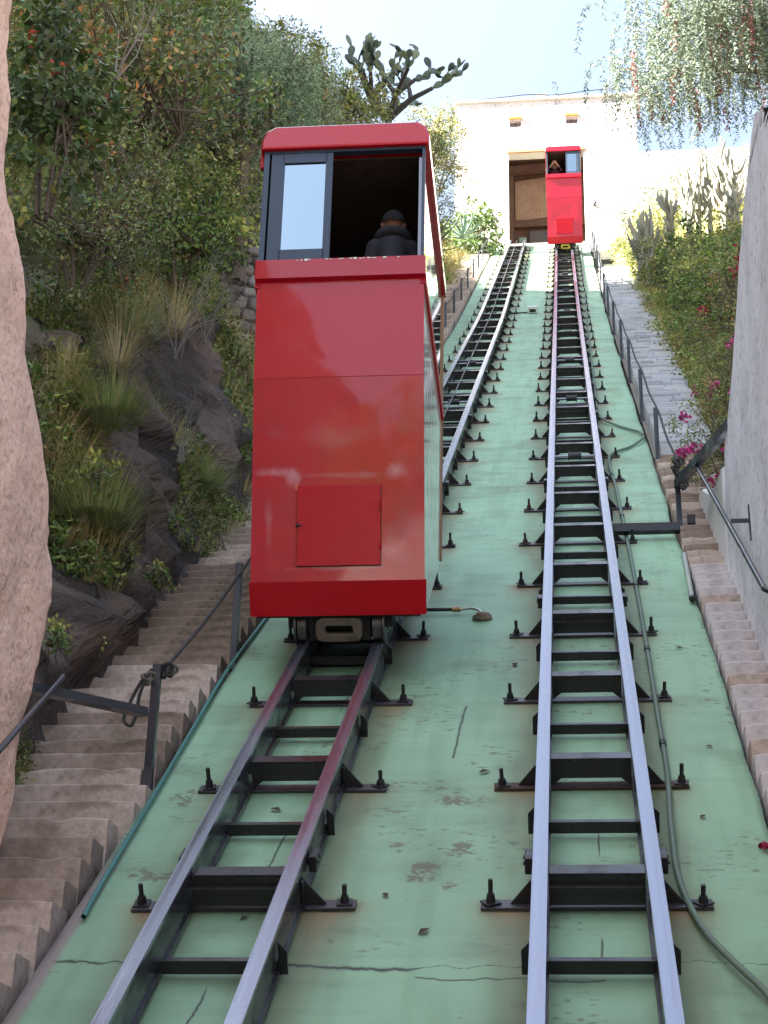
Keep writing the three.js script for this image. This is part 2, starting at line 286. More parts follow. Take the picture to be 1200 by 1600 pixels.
M.stone2 = new THREE.MeshStandardMaterial({ color: C(0.36, 0.36, 0.38), roughness: 0.9, bumpMap: rep(T_rough, 2), bumpScale: 0.012 });
M.mortar = new THREE.MeshStandardMaterial({ color: C(0.24, 0.22, 0.2), roughness: 0.95, map: rep(T_conc, 1) });
function wornStep(w, seed, dr = 0.32, hh = 0.5) { // worn nosing, slightly uneven
  const nx = 10, prof = [[dr, 0], [0.05, 0.002], [0.012, -0.002], [0.002, -0.012], [0, -0.04], [0.002, -0.2], [0.004, -hh]];
  const p = [], I = []; const m = prof.length;
  for (let i = 0; i <= nx; i++) for (let k = 0; k < m; k++) {
    const x = (i / nx - 0.5) * w, e = Math.min(i, nx - i) === 0 ? 1 : 0;
    const n = (fbm(x * 1.6 + 5, k * 0.2, seed, 2) - 0.5) * 0.35; const chip = k > 0 && k < 4 ? Math.max(0, fbm(x * 6, seed * 3.1, 4, 2) - 0.66) * 0.16 : 0;
    p.push(x * (1 - e * 0.006 * k / m), prof[k][1] + n * 0.004 - chip * 0.6 - e * (k > 0 && k < 4 ? 0.012 : 0), -prof[k][0] + n * 0.006 - chip * 0.6);
  }
  for (let i = 0; i < nx; i++) for (let k = 0; k < m - 1; k++) { const a = i * m + k, b = a + 1, c = a + m, d = c + 1; I.push(a, b, c, b, d, c); }
  for (const i of [0, nx]) { const b = p.length / 3; for (let k = 0; k < m; k++) { const o = (i * m + k) * 3; p.push(p[o], p[o + 1], p[o + 2]); } p.push(p[(i * m) * 3], -hh, -dr); for (let k = 0; k < m - 1; k++) i === 0 ? I.push(b + m, b + k + 1, b + k) : I.push(b + m, b + k, b + k + 1); }
  const g = new THREE.BufferGeometry(); g.setAttribute('position', new THREE.Float32BufferAttribute(p, 3)); g.setIndex(I);
  const q = toCreasedNormals(g, 0.7); return triUV(q);
}
{
  const L = thing('staircase', 'narrow concrete staircase climbing left of the green ramp', 'stairs', [-3.5, S(6).y, S(6).z]); const lp = L.position;
  const R = thing('staircase', 'narrow concrete staircase between green ramp and pale wall', 'stairs', [1.45, S(6).y, S(6).z]); const rp = R.position;
  const gl = [0, 1, 2, 3, 4].map((i) => wornStep(1.16, i + 1)), gr = [0, 1, 2, 3].map((i) => wornStep(0.62, i + 11)), gw = wornStep(1.26, 40);
  const rnd = rng(5);
  for (let i = 0, t = 5.2; t < TEND - 1; t += 0.342, i++) {
    const q = S(t, 0, 0.12); const mats = t > 12.1 && t < 13.6 ? [M.conc2, M.conc4][i % 2] : (t > 15 && t < 19 ? M.conc2 : [M.conc, M.conc5, M.conc4, M.conc][Math.floor(rnd() * 4)]);
    const wide = t > 11.2 && t < 12;
    part('step', wide ? gw : gl[i % 5], mats, L, V(-3.06 - 0.58 - lp.x + (wide ? 0.04 : (rnd() - 0.5) * 0.05), q.y - lp.y + (rnd() - 0.5) * 0.012, q.z - lp.z));
  }
  for (let i = 0, t = 5.3; t < 25.6; t += 0.342, i++) {
    const q = S(t, 0, 0.13), mat = t > 19 ? (i % 3 ? M.conc2 : M.conc) : (rnd() < 0.15 ? M.conc : M.conc3);
    const wd = t > 17.6; part('step', wd ? gl[i % 5] : gr[i % 4], mat, R, V((wd ? 1.25 + 0.58 : 1.25 + 0.31) + (rnd() - 0.5) * 0.012 - rp.x, q.y - rp.y + (rnd() - 0.5) * 0.012, q.z - rp.z));
  }
  // stepped stone path above
  const P = thing('stone_path', 'pale stepped path of rough stone blocks beside the right railing', 'path', [1.85, S(25).y, S(25).z]); const pp = P.position;
  const blocks = [0, 1, 2, 3, 4, 5].map((i) => { const g = new RoundedBoxGeometry(1, 0.34, 0.36, 2, 0.035); const a = g.attributes.position; for (let k = 0; k < a.count; k++) { const x = a.getX(k), y = a.getY(k), z = a.getZ(k); a.setXYZ(k, x + 0.05 * (fbm(x * 2, y * 6, z * 6 + i * 9, 2) - 0.5), y + 0.035 * (fbm(x * 3 + i, y * 3, z * 3, 2) - 0.5), z + 0.05 * (fbm(x * 3, y * 5 + i * 4, z * 3, 2) - 0.5)); } g.computeVertexNormals(); return triUV(ni(g)); });
  let cnt = 0; const rest = [];
  for (let i = 0, t = 25.7; t < 66; t += 0.342, i++) {
    const x0 = 1.33, x1 = lerp(2.2, 2.55, sm(28, 56, t)) + 0.12 * (rnd() - 0.5); let x = x0;
    while (x < x1 - 0.08) {
      let w = 0.28 + 0.42 * rnd(); if (x + w > x1 - 0.1) w = x1 - x; const q = S(t, x + w / 2, 0.0); const g = blocks[Math.floor(rnd() * 6)];
      const dy = (rnd() - 0.5) * 0.03, dz = (rnd() - 0.5) * 0.014, mat = [M.stone, M.stone2, M.stone, M.stone3][Math.floor(rnd() * 4)];
      if (cnt < 300) { const m = part('stone', g, mat, P, V(q.x - pp.x, q.y - pp.y + dy, q.z - pp.z + dz)); m.scale.x = (w - 0.005); cnt++; }
      else { const gg = g.clone(); gg.scale(w - 0.012, 1, 1); gg.translate(q.x - pp.x, q.y - pp.y + dy, q.z - pp.z + dz); rest.push(gg); }
      x += w;
    }
  }
  part('distant_stones', mergeGeometries(rest), M.stone, P).userData.kind = 'stuff';
  const bed = []; for (let t = 25.4; t < 66; t += 1) bed.push(beam(S(t, 1.95, -0.2), S(t + 1.01, 1.95, -0.2), 1.35, 0.3));
  part('mortar_bed', merge(bed.map((g) => g.translate(-pp.x, -pp.y, -pp.z))), M.mortar, P);
}

/* ================= near walls ================= */
function roughWall(prof, x0, thick, amp, seed, uvs = 1, res = 0.07, top = null) { // profile in (z, y) with the ragged far end; inner face at x0, body towards sign(thick)
  const shp = new THREE.Shape(prof.map(([z, y]) => new THREE.Vector2(z, y)));
  const minZ = Math.min(...prof.map((p) => p[0])), maxZ = Math.max(...prof.map((p) => p[0])), minY = Math.min(...prof.map((p) => p[1])), maxY = Math.max(...prof.map((p) => p[1]));
  // far edge z at each height
  const edge = (y) => { let best = 0; for (let i = 0; i < prof.length; i++) { const a = prof[i], b = prof[(i + 1) % prof.length]; if ((a[1] - y) * (b[1] - y) <= 0 && a[1] !== b[1]) { const z = lerp(a[0], b[0], (y - a[1]) / (b[1] - a[1])); best = Math.min(best, z); } } return best; };
  const ny = Math.ceil((maxY - minY) / res), nzs = [0, 0.02, 0.05, 0.09, 0.14, 0.2]; for (let v = 0.27; v < 4.4; v += res) nzs.push(v); nzs.push(5.5, 7, 9, 12);
  const ring = []; const sgn = Math.sign(thick), P = [], I = [];
  const th = [1, 0.75, 0.5, 0.25, 0.1];
  const cols = th.length + nzs.length;
  for (let j = 0; j <= ny; j++) {
    const y = lerp(minY, maxY, j / ny), ez = edge(Math.min(maxY - 1e-3, Math.max(minY + 1e-3, y))) + (amp > 0.03 ? 0.28 * (fbm(y * 1.7, seed, 1, 4) - 0.5) : 0.05 * (fbm(y * 2, seed, 1, 3) - 0.5));
    const rowp = [];
    for (const k of th) rowp.push([x0 + thick * k, y, ez]);
    for (const k of nzs) rowp.push([x0 + thick * 0.03 * Math.pow(Math.max(0, 1 - k / 0.2), 2), y, Math.min(ez + k, maxZ)]);
    for (const q of rowp) {
      const n = amp * (fbm(q[0] * 2, q[1] * 2.2, q[2] * 2.2 + seed, 5) - 0.5) * 2 + amp * 0.5 * Math.pow(fbm(q[0] * 9, q[1] * 9, q[2] * 9 + seed, 3), 2);
      if (top) q[1] = Math.min(q[1], top(q[2])); P.push(q[0] - sgn * n, q[1] + amp * 0.3 * (fbm(q[1] * 5, q[2] * 5, seed, 2) - 0.5), q[2] - 0.5 * n);
    }
  }
  for (let j = 0; j < ny; j++) for (let i = 0; i < cols - 1; i++) { const a = j * cols + i, b = a + 1, c = a + cols, d = c + 1; I.push(a, b, c, b, d, c); }
  // top cap
  const b0 = P.length / 3, o0 = ny * cols;
  for (let i = 0; i < cols; i++) { const o = (o0 + i) * 3; P.push(P[o], P[o + 1], P[o + 2]); } for (let i = 0; i < cols; i++) { const o = (o0 + i) * 3; P.push(x0 + thick, P[o + 1], P[o + 2]); }
  for (let i = 0; i < cols - 1; i++) I.push(b0 + i, b0 + i + 1, b0 + cols + i, b0 + i + 1, b0 + cols + i + 1, b0 + cols + i);
  const b1 = P.length / 3; if (!top) P.push(x0 + thick, minY, -11, x0 + thick, maxY, -9, x0 + thick, minY, maxZ, x0 + thick, maxY, maxZ); if (!top) I.push(b1, b1 + 1, b1 + 2, b1 + 1, b1 + 3, b1 + 2);
  const g = new THREE.BufferGeometry(); g.setAttribute('position', new THREE.Float32BufferAttribute(P, 3)); g.setIndex(I); g.computeVertexNormals();
  return triUV(g);
}
{
  M.pink = new THREE.MeshStandardMaterial({ color: C(0.93, 0.60, 0.46), map: rep(T_plaster, 0.8), roughness: 0.95, bumpMap: rep(T_rough, 1.1), bumpScale: 0.035 });
  const w = thing('plaster_wall', 'rough pink plastered wall with ragged edge on the left', 'wall', [-3.6, 0, -6]);
  const g = roughWall([[2, -0.2], [2, 13.2], [-8.45, 13.2], [-8.6, 11.5], [-8.85, 10], [-8.95, 9.2], [-9.05, 8.6], [-9.75, 8], [-10.25, 7.5], [-10.75, 7.1], [-10.98, 6.7], [-10.92, 6.2], [-10.84, 5.6], [-10.72, 5], [-10.6, 4.4], [-10.6, -0.2]], -3.55, -0.55, 0.06, 3);
  g.translate(3.6, 0, 6); part('plaster', g, M.pink, w);
  M.pale = new THREE.MeshStandardMaterial({ color: C(0.82, 0.82, 0.88), map: rep(T_plaster, 0.45), roughness: 0.93, bumpMap: rep(T_rough, 0.8), bumpScale: 0.014 });
  const v = thing('plaster_wall', 'pale grey plastered wall with handrail on the right', 'wall', [1.7, 0, -8]);
  const g2 = roughWall([[2, -0.2], [2, 10.9], [-11.4, 10.95], [-12.6, 11.1], [-13.4, 11.0], [-14.3, 10.82], [-15.4, 10.5], [-16.6, 10.3], [-16.85, 10.0], [-17, 9.3], [-17.05, 8], [-17.05, -0.2]], 1.61, 0.5, 0.014, 8, 1, 0.12, (z) => z < -12 ? 20 : Math.max(3.2, 11.05 - (z + 12) * 0.72));
  g2.translate(-1.7, 0, 8); part('plaster', g2, M.pale, v);
  // white painted foot flaring out at the far end
  const fl = extr([[-17.0, 9.0], [-17.0, 10.35], [-17.8, 10.55], [-18.8, 10.95], [-19.6, 11.4], [-20.1, 11.62], [-20.2, 11.3], [-19.0, 10.2]], 0.34, 0.02); fl.rotateY(-Math.PI / 2); fl.scale(1, 1, 1); fl.translate(1.8 - 1.7, 0, 8);
  part('white_footing', fl, new THREE.MeshStandardMaterial({ color: C(0.7, 0.69, 0.68), roughness: 0.9, bumpMap: T_rough, bumpScale: 0.01 }), v);
}

/* ================= tracks ================= */
M.steel = new THREE.MeshStandardMaterial({ color: C(0.03, 0.028, 0.03), metalness: 0.25, roughness: 0.5, roughnessMap: rep(T_scuff, 1.2) });
M.steelTop = new THREE.MeshStandardMaterial({ color: C(0.07, 0.065, 0.075), metalness: 0.35, roughness: 0.42, bumpMap: rep(T_grain, 3), bumpScale: 0.002 });
M.rail = new THREE.MeshStandardMaterial({ color: C(0.05, 0.047, 0.055), metalness: 0.3, roughness: 0.55, roughnessMap: rep(T_scuff, 2, 0.6) });
M.railTop = new THREE.MeshStandardMaterial({ color: C(0.32, 0.33, 0.40), metalness: 0.9, roughness: 0.45, roughnessMap: rep(T_streak, 0.9, 0.25), bumpMap: rep(T_streak, 2, 0.2), bumpScale: 0.0015 });
M.rust = new THREE.MeshStandardMaterial({ color: C(0.12, 0.07, 0.045), roughness: 0.85, map: rep(T_conc, 3) });
M.steelRust = new THREE.MeshStandardMaterial({ color: C(0.085, 0.055, 0.045), metalness: 0.2, roughness: 0.75, map: rep(T_conc, 4) }); M.boltRust = new THREE.MeshStandardMaterial({ color: C(0.09, 0.05, 0.035), metalness: 0.2, roughness: 0.8 });
M.bolt = new THREE.MeshStandardMaterial({ color: C(0.04, 0.037, 0.04), metalness: 0.5, roughness: 0.5 });
const G = 0.3225;
const gBolt = merge([box(0.11, 0.012, 0.11, 0, 0.006, 0, 0.002), new THREE.CylinderGeometry(0.034, 0.036, 0.03, 6).translate(0, 0.027, 0), new THREE.CylinderGeometry(0.03, 0.032, 0.022, 6).translate(0, 0.053, 0), new THREE.CylinderGeometry(0.017, 0.017, 0.1, 8).translate(0, 0.11, 0)]);
const gPlate = box(1.33, 0.022, 0.12, 0, 0.013, 0, 0.004);
const gGus = extr([[0.36, 0.026], [0.5, 0.026], [0.395, 0.15], [0.36, 0.2]], 0.016);
const gGusR = merge([gGus, box(0.012, 0.16, 0.07, 0.372, 0.106, 0.036)]);
const gGusL = gGusR.clone().applyMatrix4(new THREE.Matrix4().makeRotationY(Math.PI)).applyMatrix4(new THREE.Matrix4().makeScale(1, 1, -1)); { const a = gGusL.attributes.position; for (let i = 0; i < a.count; i += 3) for (const k of ['position', 'normal', 'uv']) { const b = gGusL.attributes[k], n = b.itemSize; for (let q = 0; q < n; q++) { const v = b.array[(i + 1) * n + q]; b.array[(i + 1) * n + q] = b.array[(i + 2) * n + q]; b.array[(i + 2) * n + q] = v; } } gGusL.computeVertexNormals(); }
const gBeam = merge([box(0.55, 0.125, 0.012, 0, 0.155, 0.06), box(0.55, 0.012, 0.13, 0, 0.2245, -0.007), box(0.55, 0.11, 0.01, 0, 0.155, -0.068), extr([[-0.275, 0.03], [-0.20, 0.092], [-0.275, 0.092]], 0.016).translate(0, 0, 0.05), extr([[0.275, 0.03], [0.275, 0.092], [0.20, 0.092]], 0.016).translate(0, 0, 0.05)]);
const gBeam2 = merge([gBeam, box(0.55, 0.03, 0.05, 0, 0.152, 0.093), box(0.55, 0.075, 0.03, 0, 0.095, 0.09)]);
const gBar = merge([box(0.76, 0.078, 0.05, 0, 0.075, 0, 0.004)]);
const gBarEnd = [-1, 1].map((s) => extr(s > 0 ? [[0.366, 0.036], [0.392, 0.036], [0.392, 0.19], [0.366, 0.23]] : [[-0.366, 0.036], [-0.366, 0.23], [-0.392, 0.19], [-0.392, 0.036]], 0.05));
const gBarEndP = [-1, 1].map((s) => extr(s > 0 ? [[0.366, 0.036], [0.415, 0.036], [0.415, 0.17], [0.366, 0.22]] : [[-0.366, 0.036], [-0.366, 0.22], [-0.415, 0.17], [-0.415, 0.036]], 0.014));
const gJoint = merge([box(0.05, 0.1, 0.16, 0, 0.18, 0, 0.006), new THREE.CylinderGeometry(0.014, 0.014, 0.07, 6).rotateZ(Math.PI / 2).translate(0, 0.19, 0.045), new THREE.CylinderGeometry(0.014, 0.014, 0.07, 6).rotateZ(Math.PI / 2).translate(0, 0.19, -0.045)]);
const gRoll = merge([new THREE.CylinderGeometry(0.05, 0.05, 0.17, 14).rotateZ(Math.PI / 2), new THREE.CylinderGeometry(0.062, 0.062, 0.015, 14).rotateZ(Math.PI / 2).translate(0.085, 0, 0), new THREE.CylinderGeometry(0.062, 0.062, 0.015, 14).rotateZ(Math.PI / 2).translate(-0.085, 0, 0)]);
const gShaft = new THREE.CylinderGeometry(0.014, 0.014, 0.55, 8).rotateZ(Math.PI / 2);
function ribbonBox(t0, t1, dt, x, w, h0, h1, ox, oy, oz, open) { // box section following the slope
  const n = Math.ceil((t1 - t0) / dt), P = [], uv = [], I = [];
  const sec = [[-w / 2, h1], [w / 2, h1], [w / 2, h0], [-w / 2, h0]];
  for (let k = 0; k < 4; k++) {
    if (open && !open.includes(k)) continue; const a = sec[k], b = sec[(k + 1) % 4], o = P.length / 3;
    for (let i = 0; i <= n; i++) { const t = lerp(t0, t1, i / n); for (const [q, u] of [[a, 0], [b, 1]]) { const v = S(t, x + q[0], q[1]); P.push(v.x - ox, v.y - oy, v.z - oz); uv.push(u * (k % 2 ? h1 - h0 : w), t); } }
    for (let i = 0; i < n; i++) { const c = o + i * 2; I.push(c, c + 1, c + 2, c + 1, c + 3, c + 2); }
  }
  const g = new THREE.BufferGeometry(); g.setAttribute('position', new THREE.Float32BufferAttribute(P, 3)); g.setAttribute('uv', new THREE.Float32BufferAttribute(uv, 2)); g.setIndex(I); g.computeVertexNormals(); return g;
}
function track(label, xc, jt) {
  const b = S(4); const o = thing('railway_track', label, 'track', [xc, b.y, b.z], 'the two tracks on the ramp'); o.userData.group = undefined; delete o.userData.group;
  const wob = (t) => 0.012 * Math.sin(t * 0.35 + xc) * sm(40, 50, t);
  for (const s of [-1, 1]) {
    const r = part('rail', ribbonBox(3.2, 82.4, 1, xc + s * G, 0.07, 0.055, 0.262, xc, b.y, b.z), M.rail, o);
    part('rail_head', ribbonBox(3.2, 82.4, 1, xc + s * G, 0.088, 0.2625, 0.288, xc, b.y, b.z), M.railTop, r);
    part('rail_foot', ribbonBox(3.2, 82.4, 1, xc + s * G, 0.10, 0.03, 0.0545, xc, b.y, b.z), M.rail, r);
    for (const t of jt) { const p = S(t, xc + s * (G + 0.07), 0); part('joint_plate', gJoint, M.steel, r, V(p.x - xc, p.y - b.y, p.z - b.z), Q(t)); }
  }
  const rnd = rng(xc > 0 ? 3 : 4);
  TS.forEach((t, i) => {
    const p = S(t, xc, 0), sp = new THREE.Group(); sp.name = 'support'; sp.position.set(0, p.y - b.y, p.z - b.z); sp.quaternion.copy(Q(t)); o.add(sp);
    const pl = part('base_plate', gPlate, rnd() < 0.3 ? M.steelRust : M.steelTop, sp); pl.position.x = (rnd() - 0.5) * 0.03; pl.rotation.y = (rnd() - 0.5) * 0.025; part('tie_beam', jt.some((q) => Math.abs(q - t) < 0.9) ? gBeam2 : gBeam, M.steel, sp);
    part('gusset', gGusR, M.steel, sp); part('gusset', gGusL, M.steel, sp);
    for (const s of [-1, 1]) { const m = part('anchor_bolt', gBolt, rnd() < 0.3 ? M.boltRust : M.bolt, sp, V(s * (0.605 + (rnd() - 0.5) * 0.03), 0.026, (rnd() - 0.5) * 0.03)); m.rotation.set((rnd() - 0.5) * 0.1, rnd() * 6, (rnd() - 0.5) * 0.12); m.scale.set(0.85, 0.68 + 0.25 * rnd(), 0.85); }
    const tb = t + 1.1, p2 = S(tb, xc, 0); if (tb > 81) return;
    const br = part('cross_bar', gBar, M.steel, o, V(0, p2.y - b.y, p2.z - b.z), Q(tb));
    for (const k of [0, 1]) { part('end_plate', gBarEndP[k], M.steel, br, V(0, 0, 0.018)); }
  });
  for (let t = 25.1; t < 80; t += 6.45) { const p = S(t, xc, 0.2); const s = part('roller_shaft', gShaft, M.railTop, o, V(0, p.y - b.y, p.z - b.z), Q(t)); part('cable_roller', gRoll, M.bolt, s); }
  return [o, b];
}
const JT = []; for (let t = 10.1; t < 80; t += 6.5) JT.push(t);
track('left track of two steel rails, red car standing on its lower part', TC.left, JT);
{
  const [o, b] = track('right track of two bare shiny rails leading up to the distant red car', TC.right, JT.map((t) => t - 0.05));
  const br = beam(S(20.2, 0.38, 0.12), S(20.2, 1.26, 0.12), 0.11, 0.1, V(0, 1, 0)); br.translate(-TC.right, -b.y, -b.z); part('side_brace', br, M.steel, o);
}
{ // haulage cable between near car and winch at the top
  const g = tube([17, 25, 40, 50, 60, 72, 82.5].map((t) => S(t, TC.left - 0.03, 0.27)), 0.014, 120, 6);
  tag(struct('haulage_cable', g, M.steelTop), 'thin steel haulage cable running up the middle of left track', 'cable'); scene.children[scene.children.length - 1].userData.kind = undefined; delete scene.children[scene.children.length - 1].userData.kind;
}
function solo(name, geo, mat, label, cat, group) { geo.computeBoundingBox(); const c = geo.boundingBox.getCenter(V(0, 0, 0)); const y = geo.boundingBox.min.y; geo.translate(-c.x, -y, -c.z); const m = sh(new THREE.Mesh(geo, mat)); m.name = numbered(name); m.position.set(c.x, y, c.z); scene.add(m); return tag(m, label, cat, group); }

/* ================= cables, pipes, small pieces on the ramp ================= */
M.cable = new THREE.MeshStandardMaterial({ color: C(0.16, 0.24, 0.19), roughness: 0.6, map: rep(T_conc, 2, 40) });
M.hose = new THREE.MeshStandardMaterial({ color: C(0.07, 0.27, 0.26), roughness: 0.5, map: rep(T_conc, 1, 30) });
M.pvc = new THREE.MeshStandardMaterial({ color: C(0.36, 0.40, 0.36), roughness: 0.5 });
{
  const pts = [[7.6, 1.18], [8.2, 1.02], [8.57, 0.94], [8.91, 0.81], [9.35, 0.69], [10.12, 0.6], [10.97, 0.6], [12.09, 0.64], [13.28, 0.64], [15.13, 0.65], [18.11, 0.66], [20.81, 0.65], [23.16, 0.63], [26.2, 0.66], [26.9, 0.95], [27.56, 1.17], [28.3, 1.15], [29.1, 0.86], [29.8, 0.6], [30.8, 0.55], [34, 0.56], [38.29, 0.58], [44, 0.62], [49.73, 0.66], [58, 0.72], [68, 0.76], [80, 0.8]];
  const q = []; for (const [t, x] of pts) q.push(S(t, x, 0.045 + 0.02 * Math.sin(t * 3)));
  const cab = thing('power_cable', 'long grey green cable snaking down beside the right track', 'cable', [0.65, S(10).y, S(10).z]);
  const g = tube(q, 0.02, 700, 7); g.translate(-0.65, -S(10).y, -S(10).z); part('sheath', g, M.cable, cab);
  const cv = new THREE.CatmullRomCurve3(q, false, 'centripetal');
  for (const t of [0.07, 0.105, 0.14, 0.19, 0.23, 0.28, 0.33]) { const a = cv.getPointAt(t), b = cv.getPointAt(t + 0.0006); const m = cyl(a, b.clone().addScaledVector(b.clone().sub(a).normalize(), 0.05), 0.027, 8); m.translate(-0.65, -S(10).y, -S(10).z); part('tape_wrap', m, M.bolt, cab); }
  solo('hose', tube([[9.6, -2.87], [9.94, -2.885], [11.31, -2.91], [13.15, -2.95], [14.88, -2.985], [16.57, -2.95], [18, -2.93], [22, -2.95]].map(([t, x]) => S(t, x, 0.035)), 0.016, 120, 8), M.hose, 'thin blue green hose along the left edge of the ramp', 'hose');
  const pp = thing('drain_pipe', 'short pale plastic pipe end lying along the right ramp edge', 'pipe', [1.2, S(17).y, S(17).z]);
  const g1 = cyl(S(19.1, 1.23, 0.05), S(17.05, 1.17, 0.05), 0.025, 12); g1.translate(-1.2, -S(17).y, -S(17).z); part('tube', g1, M.pvc, pp);
  const g3 = cyl(S(17.12, 1.172, 0.05), S(17.04, 1.17, 0.05), 0.031, 12); g3.translate(-1.2, -S(17).y, -S(17).z); part('collar', g3, M.bolt, pp);
  const el = thing('water_pipe', 'thin metal pipe with brass elbow beside the near car', 'pipe', [-1.1, S(16.8).y, S(16.8).z]); const e0 = S(16.8);
  const tr = (g) => g.translate(1.1, -e0.y, -e0.z);
  part('tube', tr(cyl(S(16.85, -1.7, 0.05), S(16.83, -1.08, 0.05), 0.018, 10)), M.bolt, el);
  part('fitting', tr(cyl(S(16.83, -1.14, 0.05), S(16.83, -1.06, 0.05), 0.026, 10)), new THREE.MeshStandardMaterial({ color: C(0.35, 0.22, 0.1), metalness: 0.7, roughness: 0.4 }), el);
  part('elbow', tr(tube([S(16.83, -1.06, 0.05), S(16.82, -0.96, 0.06), S(16.76, -0.88, 0.055), S(16.64, -0.84, 0.03)], 0.014, 20)), new THREE.MeshStandardMaterial({ color: C(0.5, 0.47, 0.42), metalness: 0.8, roughness: 0.35 }), el);
  const mud = new THREE.IcosahedronGeometry(0.09, 3); { const a = mud.attributes.position; for (let i = 0; i < a.count; i++) { const v = V().fromBufferAttribute(a, i); v.multiplyScalar(0.75 + 0.6 * fbm(v.x * 14, v.y * 14, v.z * 14, 3)); v.y *= 0.5; a.setXYZ(i, v.x, v.y, v.z); } mud.computeVertexNormals(); } const mp = S(16.6, -0.84, 0.02); mud.translate(mp.x, mp.y, mp.z); part('mortar_lump', tr(triUV(ni(mud))), M.conc2, el);
  const jb = thing('junction_box', 'small white box on the ramp between the two tracks', 'box', S(52.6, -0.88, 0).toArray()); jb.quaternion.copy(Q(52.6));
  part('housing', box(0.3, 0.2, 0.26, 0, 0.11, 0, 0.02), new THREE.MeshStandardMaterial({ color: C(0.75, 0.75, 0.74), roughness: 0.6 }), jb); part('opening', box(0.18, 0.09, 0.012, 0, 0.09, 0.128), M.bolt, jb); part('conduit', cyl(V(-0.15, 0.03, 0), V(-0.72, 0.03, 0.02), 0.02), M.bolt, jb);
  // fallen leaves and petals
  const rnd = rng(77);
  const lf = (len, wid, c) => { const g = new THREE.BufferGeometry(); g.setAttribute('position', new THREE.Float32BufferAttribute([0, 0, 0, wid, 0.012, len * 0.5, 0, 0.004, len, -wid, 0.014, len * 0.45], 3)); g.setIndex([0, 1, 2, 0, 2, 3]); g.computeVertexNormals(); return [g, new THREE.MeshStandardMaterial({ color: C(...c), roughness: 0.9, side: THREE.DoubleSide })]; };
  const [lg, lm] = lf(0.1, 0.024, [0.07, 0.045, 0.03]);
  const LV = [[9.61, -1.95], [11.4, -1.98], [9.9, -1.8], [13.8, -1.62], [10.0, -1.15], [12.2, -0.6], [14.9, -0.5], [11.2, 0.8], [12.7, 0.95], [9.4, -0.9], [13.2, 0.12], [15.4, 0.9]];
  const LN = ['between the left rails near the bottom', 'between left rails by the second bar', 'beside a left base plate', 'beside the left track below the car', 'on bare ramp beside worn paint', 'on the ramp between tracks', 'high on the middle strip of ramp', 'right of the right track by the cable', 'near the right edge of ramp', 'on the ramp by the long crack', 'between the right rails', 'on the right strip near the stairs'];
  LV.forEach(([t, x], i) => { const m = sh(new THREE.Mesh(lg, lm)); m.name = numbered('fallen_leaf'); m.position.copy(S(t, x, 0.01)); m.quaternion.copy(Q(t)).multiply(new THREE.Quaternion().setFromAxisAngle(V(0, 1, 0), rnd() * 6)); m.scale.setScalar(0.7 + rnd() * 0.7); scene.add(m); tag(m, 'dry brown leaf lying ' + LN[i], 'leaf', 'dry leaves fallen on the ramp'); });
  const fl = thing('fallen_blossom', 'crumpled magenta blossom dropped at the right ramp edge', 'flower', S(10.65, 1.17, 0.01).toArray()); fl.scale.setScalar(0.7); fl.quaternion.copy(Q(10.65));
  const pm = new THREE.MeshStandardMaterial({ color: C(0.32, 0.01, 0.07), roughness: 0.8, side: THREE.DoubleSide });
  for (let i = 0; i < 9; i++) { const g = new THREE.SphereGeometry(0.035, 6, 4, 0, 6.28, 0, 1.2); const m = part('petal', g, pm, fl, V((rnd() - 0.5) * 0.13, 0.01 + rnd() * 0.05, (rnd() - 0.5) * 0.1)); m.rotation.set(rnd() * 3, rnd() * 6, rnd() * 3); m.scale.set(1, 0.5 + rnd(), 1); }
}

/* ================= rope railings ================= */
M.post = new THREE.MeshStandardMaterial({ color: C(0.045, 0.047, 0.056), metalness: 0.2, roughness: 0.5, roughnessMap: rep(T_scuff, 1) });
M.rope = new THREE.MeshStandardMaterial({ color: C(0.04, 0.036, 0.035), roughness: 0.85 });
M.ropeEnd = new THREE.MeshStandardMaterial({ color: C(0.14, 0.12, 0.10), roughness: 0.9 });
function knot(r) { const p = []; for (let i = 0; i <= 40; i++) { const a = i / 40 * Math.PI * 2; p.push(V((Math.sin(a) + 2 * Math.sin(2 * a)) * r, (Math.cos(a) - 2 * Math.cos(2 * a)) * r, -Math.sin(3 * a) * r)); } return new THREE.TubeGeometry(new THREE.CatmullRomCurve3(p, true), 60, r * 0.75, 6, true); }
function railing(label, x, ts, hh, fx) {
  const b = S(ts[0], x); const o = thing('rope_railing', label, 'railing', b.toArray());
  const tops = [];
  ts.forEach((t, i) => {
    const p = S(t, x + fx(i), -0.1), q = p.clone().add(V(0, hh + 0.08, 0));
    part('post', box(0.062, hh + 0.08, 0.062, 0, (hh + 0.08) / 2, 0, 0.004), M.post, o, p.clone().sub(b)); tops.push(q.clone().add(V(0, -0.05, 0.0)));
  });
  const pts = []; tops.forEach((q, i) => { pts.push(q.clone().sub(b).add(V(0.04, 0, 0))); if (i < tops.length - 1) { const m = q.clone().lerp(tops[i + 1], 0.5).sub(b); m.y -= 0.05; pts.push(m.add(V(0.03, 0, 0))); } });
  part('rope', tube(pts, 0.016, pts.length * 12, 6), M.rope, o);
  return [o, b, tops];
}
